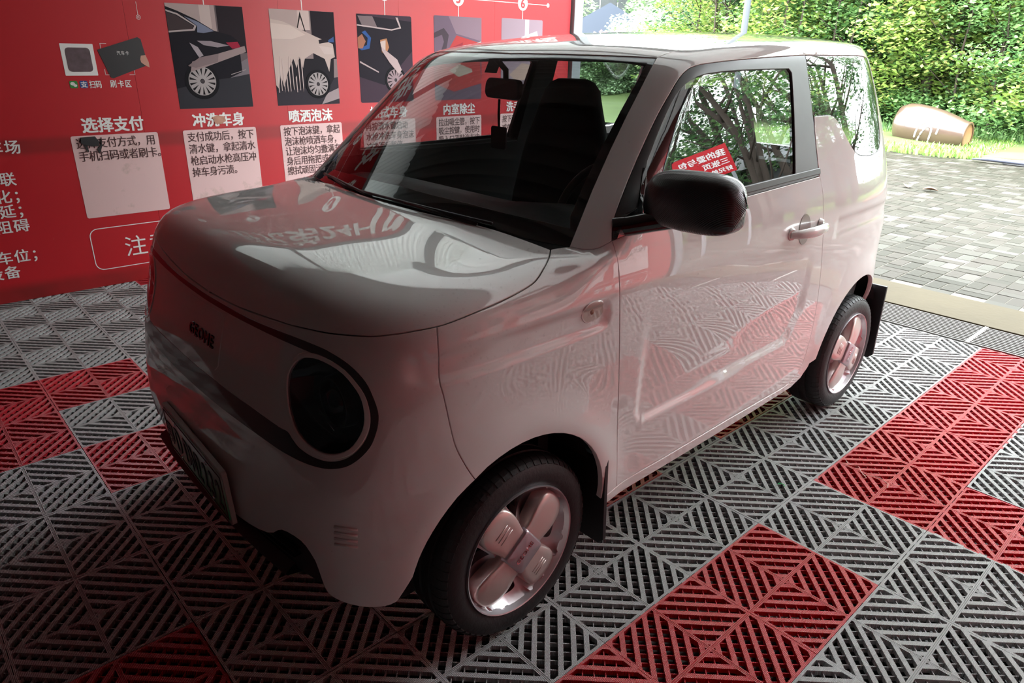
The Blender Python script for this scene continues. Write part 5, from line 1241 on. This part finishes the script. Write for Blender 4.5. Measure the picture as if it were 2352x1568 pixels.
FR = ((12, 17.5, 'shrubB', 1.15, 'fresh green leafy shrub at the right edge of the view, right of the clay jar'), (15, 18.5, 'shrubA', 1.2, 'yellow-green leafy shrub just inside the right edge, above the soil patch'),
 (17.5, 19.2, 'shrubB', 1.2, 'fresh green leafy shrub standing behind the base end of the clay jar'), (20, 19.8, 'shrubA', 1.3, 'yellow-green leafy shrub directly above the clay jar, around the leaning trunk'),
 (22.5, 19.2, 'shrubB', 1.2, 'fresh green leafy shrub close to the rear top corner of the car'), (25, 18.6, 'shrubA', 1.3, 'yellow-green leafy shrub rising over the rear end of the car roof'),
 (27.5, 19.4, 'shrubB', 1.25, 'fresh green leafy shrub beside the thin brown sapling stem'), (30, 19.5, 'shrubA', 1.35, 'yellow-green leafy shrub just right of the grey pole'),
 (32.5, 21, 'shrubA', 1.3, 'yellow-green leafy shrub just left of the grey pole'), (9.5, 17.5, 'shrubA', 1.2, 'yellow-green shrub just outside the right edge of the view'), (7, 18, 'shrubB', 1.2, 'fresh green shrub well outside the right edge of the view'))
for az, r, k, s_, lb in FR:
    x, y = pos(az, r); plant(k, x, y, s_, R_.random()*6, lb, 'shrub', GA if k == 'shrubA' else GB)
for i, (az, r, s_) in enumerate(((8, 21, 1.4), (11, 21, 1.3), (14, 22, 1.5), (17, 23, 1.5), (20, 23.5, 1.5), (23, 23, 1.5), (26, 22.5, 1.5), (29, 24, 1.5), (32, 25, 1.4))):
    x, y = pos(az, r); plant('shrubC', x, y, s_, R_.random()*6, 'dark green bushy growth in the row behind the lighter shrubs, %s from the right' % ORD[i], 'shrub', GC)
for i, (az, r, k, s_) in enumerate(((10, 25, 'treeC', 1.1), (14, 27, 'treeA', 1.15), (18, 26, 'treeC', 1.1), (22, 28, 'treeA', 1.2), (26, 27, 'treeA', 1.1), (30, 29, 'treeA', 1.1), (12.5, 33, 'treeC', 1.4), (19, 34, 'treeC', 1.4), (25, 35, 'treeC', 1.4))):
    x, y = pos(az, r); plant(k, x, y, s_, R_.random()*6, 'tall tree behind the hedge, %s from the right of its %s row' % (ORD[i if i < 6 else i-6], 'nearer' if i < 6 else 'farther'), 'tree', 'tall trees behind the hedge')
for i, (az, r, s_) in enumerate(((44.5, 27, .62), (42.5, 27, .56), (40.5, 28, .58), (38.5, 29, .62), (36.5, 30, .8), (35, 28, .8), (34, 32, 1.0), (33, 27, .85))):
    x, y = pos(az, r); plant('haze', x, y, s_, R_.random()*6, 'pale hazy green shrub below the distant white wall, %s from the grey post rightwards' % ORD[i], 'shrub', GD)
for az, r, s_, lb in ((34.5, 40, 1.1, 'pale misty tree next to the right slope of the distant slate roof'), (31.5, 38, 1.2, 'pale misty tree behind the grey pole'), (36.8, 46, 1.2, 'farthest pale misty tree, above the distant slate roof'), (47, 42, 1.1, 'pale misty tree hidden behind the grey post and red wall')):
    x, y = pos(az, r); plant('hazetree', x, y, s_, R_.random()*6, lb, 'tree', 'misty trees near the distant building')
for i, (x, y, s_) in enumerate(((15.3, .4, 1.1), (15.5, 1.6, 1.1), (15.9, 2.6, 1.0), (16.4, 3.6, 1.1), (17.2, 4.4, 1.2), (16.2, 5.2, 1.1), (15.6, 6.1, 1.0), (16.8, 7.4, 1.2), (15.2, 8.0, 1.1))):
    plant('low', x, y, s_, R_.random()*6, 'low green bush at the foot of the hedge, %s counting leftwards from the right edge' % ORD[i], 'bush', 'low bushes at the foot of the hedge', .05)
# leaning trunk and saplings in the hedge
x, y = pos(18.5, 18.6)
lt = MB().tube([(x, y, 0), (x-.05, y+.05, 1.0), (x+.1, y-.3, 2.2), (x+.1, y-.62, 3.6), (x+.2, y-.85, 5.2)], [.13, .12, .11, .10, .07], 10); lt.tube([(x+.1, y-.3, 2.2), (x, y+.3, 1.6), (x-.1, y+.5, 1.25)], [.03, .04, .03], 6)
tag(lt.build('leaning_trunk', M['bark'], None, True), 'bare grey-brown leaning tree trunk standing in the hedge above the clay jar', 'tree trunk')
x, y = pos(28.2, 17.8); tag(MB().tube([(x, y, 0), (x, y+.02, 2), (x+.03, y, 5)], [.035, .03, .015], 6).build('thin_trunk', M['bark'], None, True), 'thin upright brown sapling stem in the hedge right of the grey pole', 'tree trunk')
x, y = pos(30.9, 13.5); po = MB().tube([(x, y, -.02), (x, y, 6)], [.055, .05], 14); po.lathe([(0, .02), (.12, .02), (.12, -.02)], 16, lambda p: (x+p[0], y+p[1], p[2])); tag(po.build('lamp_pole', mat('grey_galvanised_pole', (.06, .07, .08), .6), None, 50), 'slim light grey metal pole beyond the car roof in front of the hedge', 'pole')
# distant buildings
wl = empty('white_clad_wall', (31.5, 29.5, 0), math.radians(-52)); tag(wl, 'distant white ribbed metal wall behind the pale shrubs at the far corner', 'wall')
for k in range(12): bevel(MB().box(-6+k*1.0, -6+k*1.0+.97, -.05, .05, 0, 6.2).build('cladding_panel', M['render'], wl), .02)
MB().box(-6.1, 6.1, -.1, .1, 5.9, 6.1).build('top_rail', M['beam'], wl)
yw = MB().box(-.7, .7, -.1, .1, 0, 7).build('yellow_gable_wall', M['pwall']); yw.location = (27.9, 30.5, 0); yw.rotation_euler = (0, 0, math.radians(-52)); bevel(yw, .02); tag(yw, 'strip of pale yellow wall beside the grey post, far behind the bay', 'wall')
hs = empty('slate_roofed_house', (28.2, 24.6, 0), math.radians(-50)); tag(hs, 'low distant house with a blue-grey slate roof half hidden by pale shrubs', 'house')
MB().box(-2.2, 2.2, -.8, .8, 0, 2.6).build('house_wall', M['render'], hs)
rf = MB(); rf.poly([(-2.6, 2.35), (0, 3.75), (2.6, 2.35)], -1.1, 1.1, lambda p: (p[0], p[2], p[1])); rf.build('roof', M['slate'], hs)
fl_ = leaves('blossom_tufts', 21, 420, leafmat('red_and_white_blossom', [(.75, .12, .08), (.80, .30, .20), (.85, .85, .82), (.75, .10, .08)]), [(0, 0, 1.75, 1.3, .3, .10), (1.5, -.3, 1.5, 1.5, .3, .12), (-1.3, .2, 1.95, .9, .3, .08), (3.0, -.6, 1.35, 1.0, .3, .12)], .16)
o = link('blossom', fl_); o.location = (20.2, 16.0, .15); o.rotation_euler = (0, 0, math.radians(-50)); tag(o, 'tufts of red and white blossom over the pale shrubs at the far left of the view', 'flowers', kind='stuff')
# grass blades
def grass(name, seed, n, x0, x1, yf, h, m_, label):
    R = np.random.RandomState(seed); V = []; F = []; tone = []
    xs = x0+(x1-x0)*R.rand(n); 
    for i in range(n):
        x = xs[i]; y = yf(R); e = 13.0-.41*y
        if x < e-.12: x = e-.12+abs(R.randn())*.5
        hh = h*(.5+.9*R.rand()); a = R.rand()*6.28; w = .010+.008*R.rand(); lx, ly = math.cos(a)*hh*.45, math.sin(a)*hh*.45; cx_, sx_ = math.sin(a)*w, -math.cos(a)*w; k = len(V); zb = .0
        V += [(x-cx_, y-sx_, zb), (x+cx_, y+sx_, zb), (x+lx*.4-cx_*.8, y+ly*.4-sx_*.8, zb+hh*.65), (x+lx*.4+cx_*.8, y+ly*.4+sx_*.8, zb+hh*.65), (x+lx, y+ly, zb+hh*(.9+.1*R.rand()))]
        F += [(k, k+1, k+3, k+2), (k+2, k+3, k+4)]; t = R.rand(); tone += [t, t]
    me = bpy.data.meshes.new(name); me.from_pydata(V, [], F); at = me.attributes.new('tone', 'FLOAT', 'FACE'); at.data.foreach_set('value', tone); me.materials.append(m_)
    return tag(link(name, me), label, 'grass', kind='stuff')
grass('grass', 31, 9000, 11.6, 15.2, lambda R: 2.6+4.2*R.rand(), .11, M['grassm'], 'bright green grass tufts along the paving edge in front of the clay jar')
grass('tall_grass', 32, 9000, 14.6, 17.5, lambda R: -1+11*R.rand(), .24, M['leafB'], 'taller weeds and grass growing behind the clay jar')
grass('verge_grass', 33, 6000, 12.4, 20, lambda R: -9+11*R.rand(), .12, M['grassm'], 'grass verge to the right of the soil patch')
# what the car's side mirrors back : trees, a low white house and a red road sign beyond the bay's open end
for i, (az, r, k, s_) in enumerate(((-12, 17, 'bare', 1.0), (-18, 15, 'bare', .9), (-23, 19, 'bare', 1.1), (-28, 16, 'bare', .95), (-34, 20, 'bare', 1.1), (-15, 24, 'bare', 1.2), (-30, 27, 'treeA', 1.0), (-20, 30, 'treeC', 1.1), (-4, 26, 'treeA', 1.1), (0, 20, 'shrubB', 1.2), (5, 19, 'shrubC', 1.2))):
    x, y = pos(az, r); plant(k, x, y, s_, R_.random()*6, ('thinly leaved tree, %s of those mirrored in the car windows' if k == 'bare' else 'full green growth off the right of the view, %s in that group') % ORD[i], 'tree' if k[0] != 's' else 'shrub', 'thin trees mirrored in the car windows' if k == 'bare' else 'green growth off to the right')
for i, (az, r, s_) in enumerate(((-8, 19, 1.6), (-14, 20, 1.5), (-21, 22, 1.6), (-27, 21, 1.6), (-33, 23, 1.6))):
    x, y = pos(az, r); plant('low', x, y, s_, R_.random()*6, 'low bush under the thin mirrored trees, %s going away from the paving' % ORD[i], 'bush', 'low bushes under the thin trees')
h2 = empty('white_cottage', (19.5, -9.2, 0), math.radians(25)); h2.scale = (1.4, 1.4, 1.5); tag(h2, 'low white cottage with a grey gable roof, seen reflected in the door window', 'house')
MB().box(-2, 2, -1.5, 1.5, 0, 2.3).build('house_wall', M['render'], h2); rf = MB(); rf.poly([(-1.9, 2.25), (0, 3.3), (1.9, 2.25)], -2.3, 2.3, lambda p: (p[2], p[0], p[1])); rf.build('roof', M['beam'], h2)
MB().box(-2.02, -2.0, -.5, .4, .9, 1.7).build('window', M['gloss'], h2)
sg = empty('road_sign_board', (6.62, -3.60, 0), math.radians(152)); tag(sg, 'red sign board with white lettering outside the bay, mirrored in the door window', 'sign board')
MB().box(-.02, .02, -.37, .37, 2.12, 2.62).build('sign_panel', M['board'], sg)
for y in (-.31, .31): MB().box(-.025, .025, y-.025, y+.025, 0, 2.12).build('sign_leg', M['beam'], sg)
for s_, z, sz in (('我的爱与包', 2.45, .125), ('三张页', 2.30, .115), ('好兄弟', 2.17, .09)): flat(s_, sz, -.33, z, lambda p: (.022+p[2], p[0], p[1]), M['white'], sg, bold=.004)
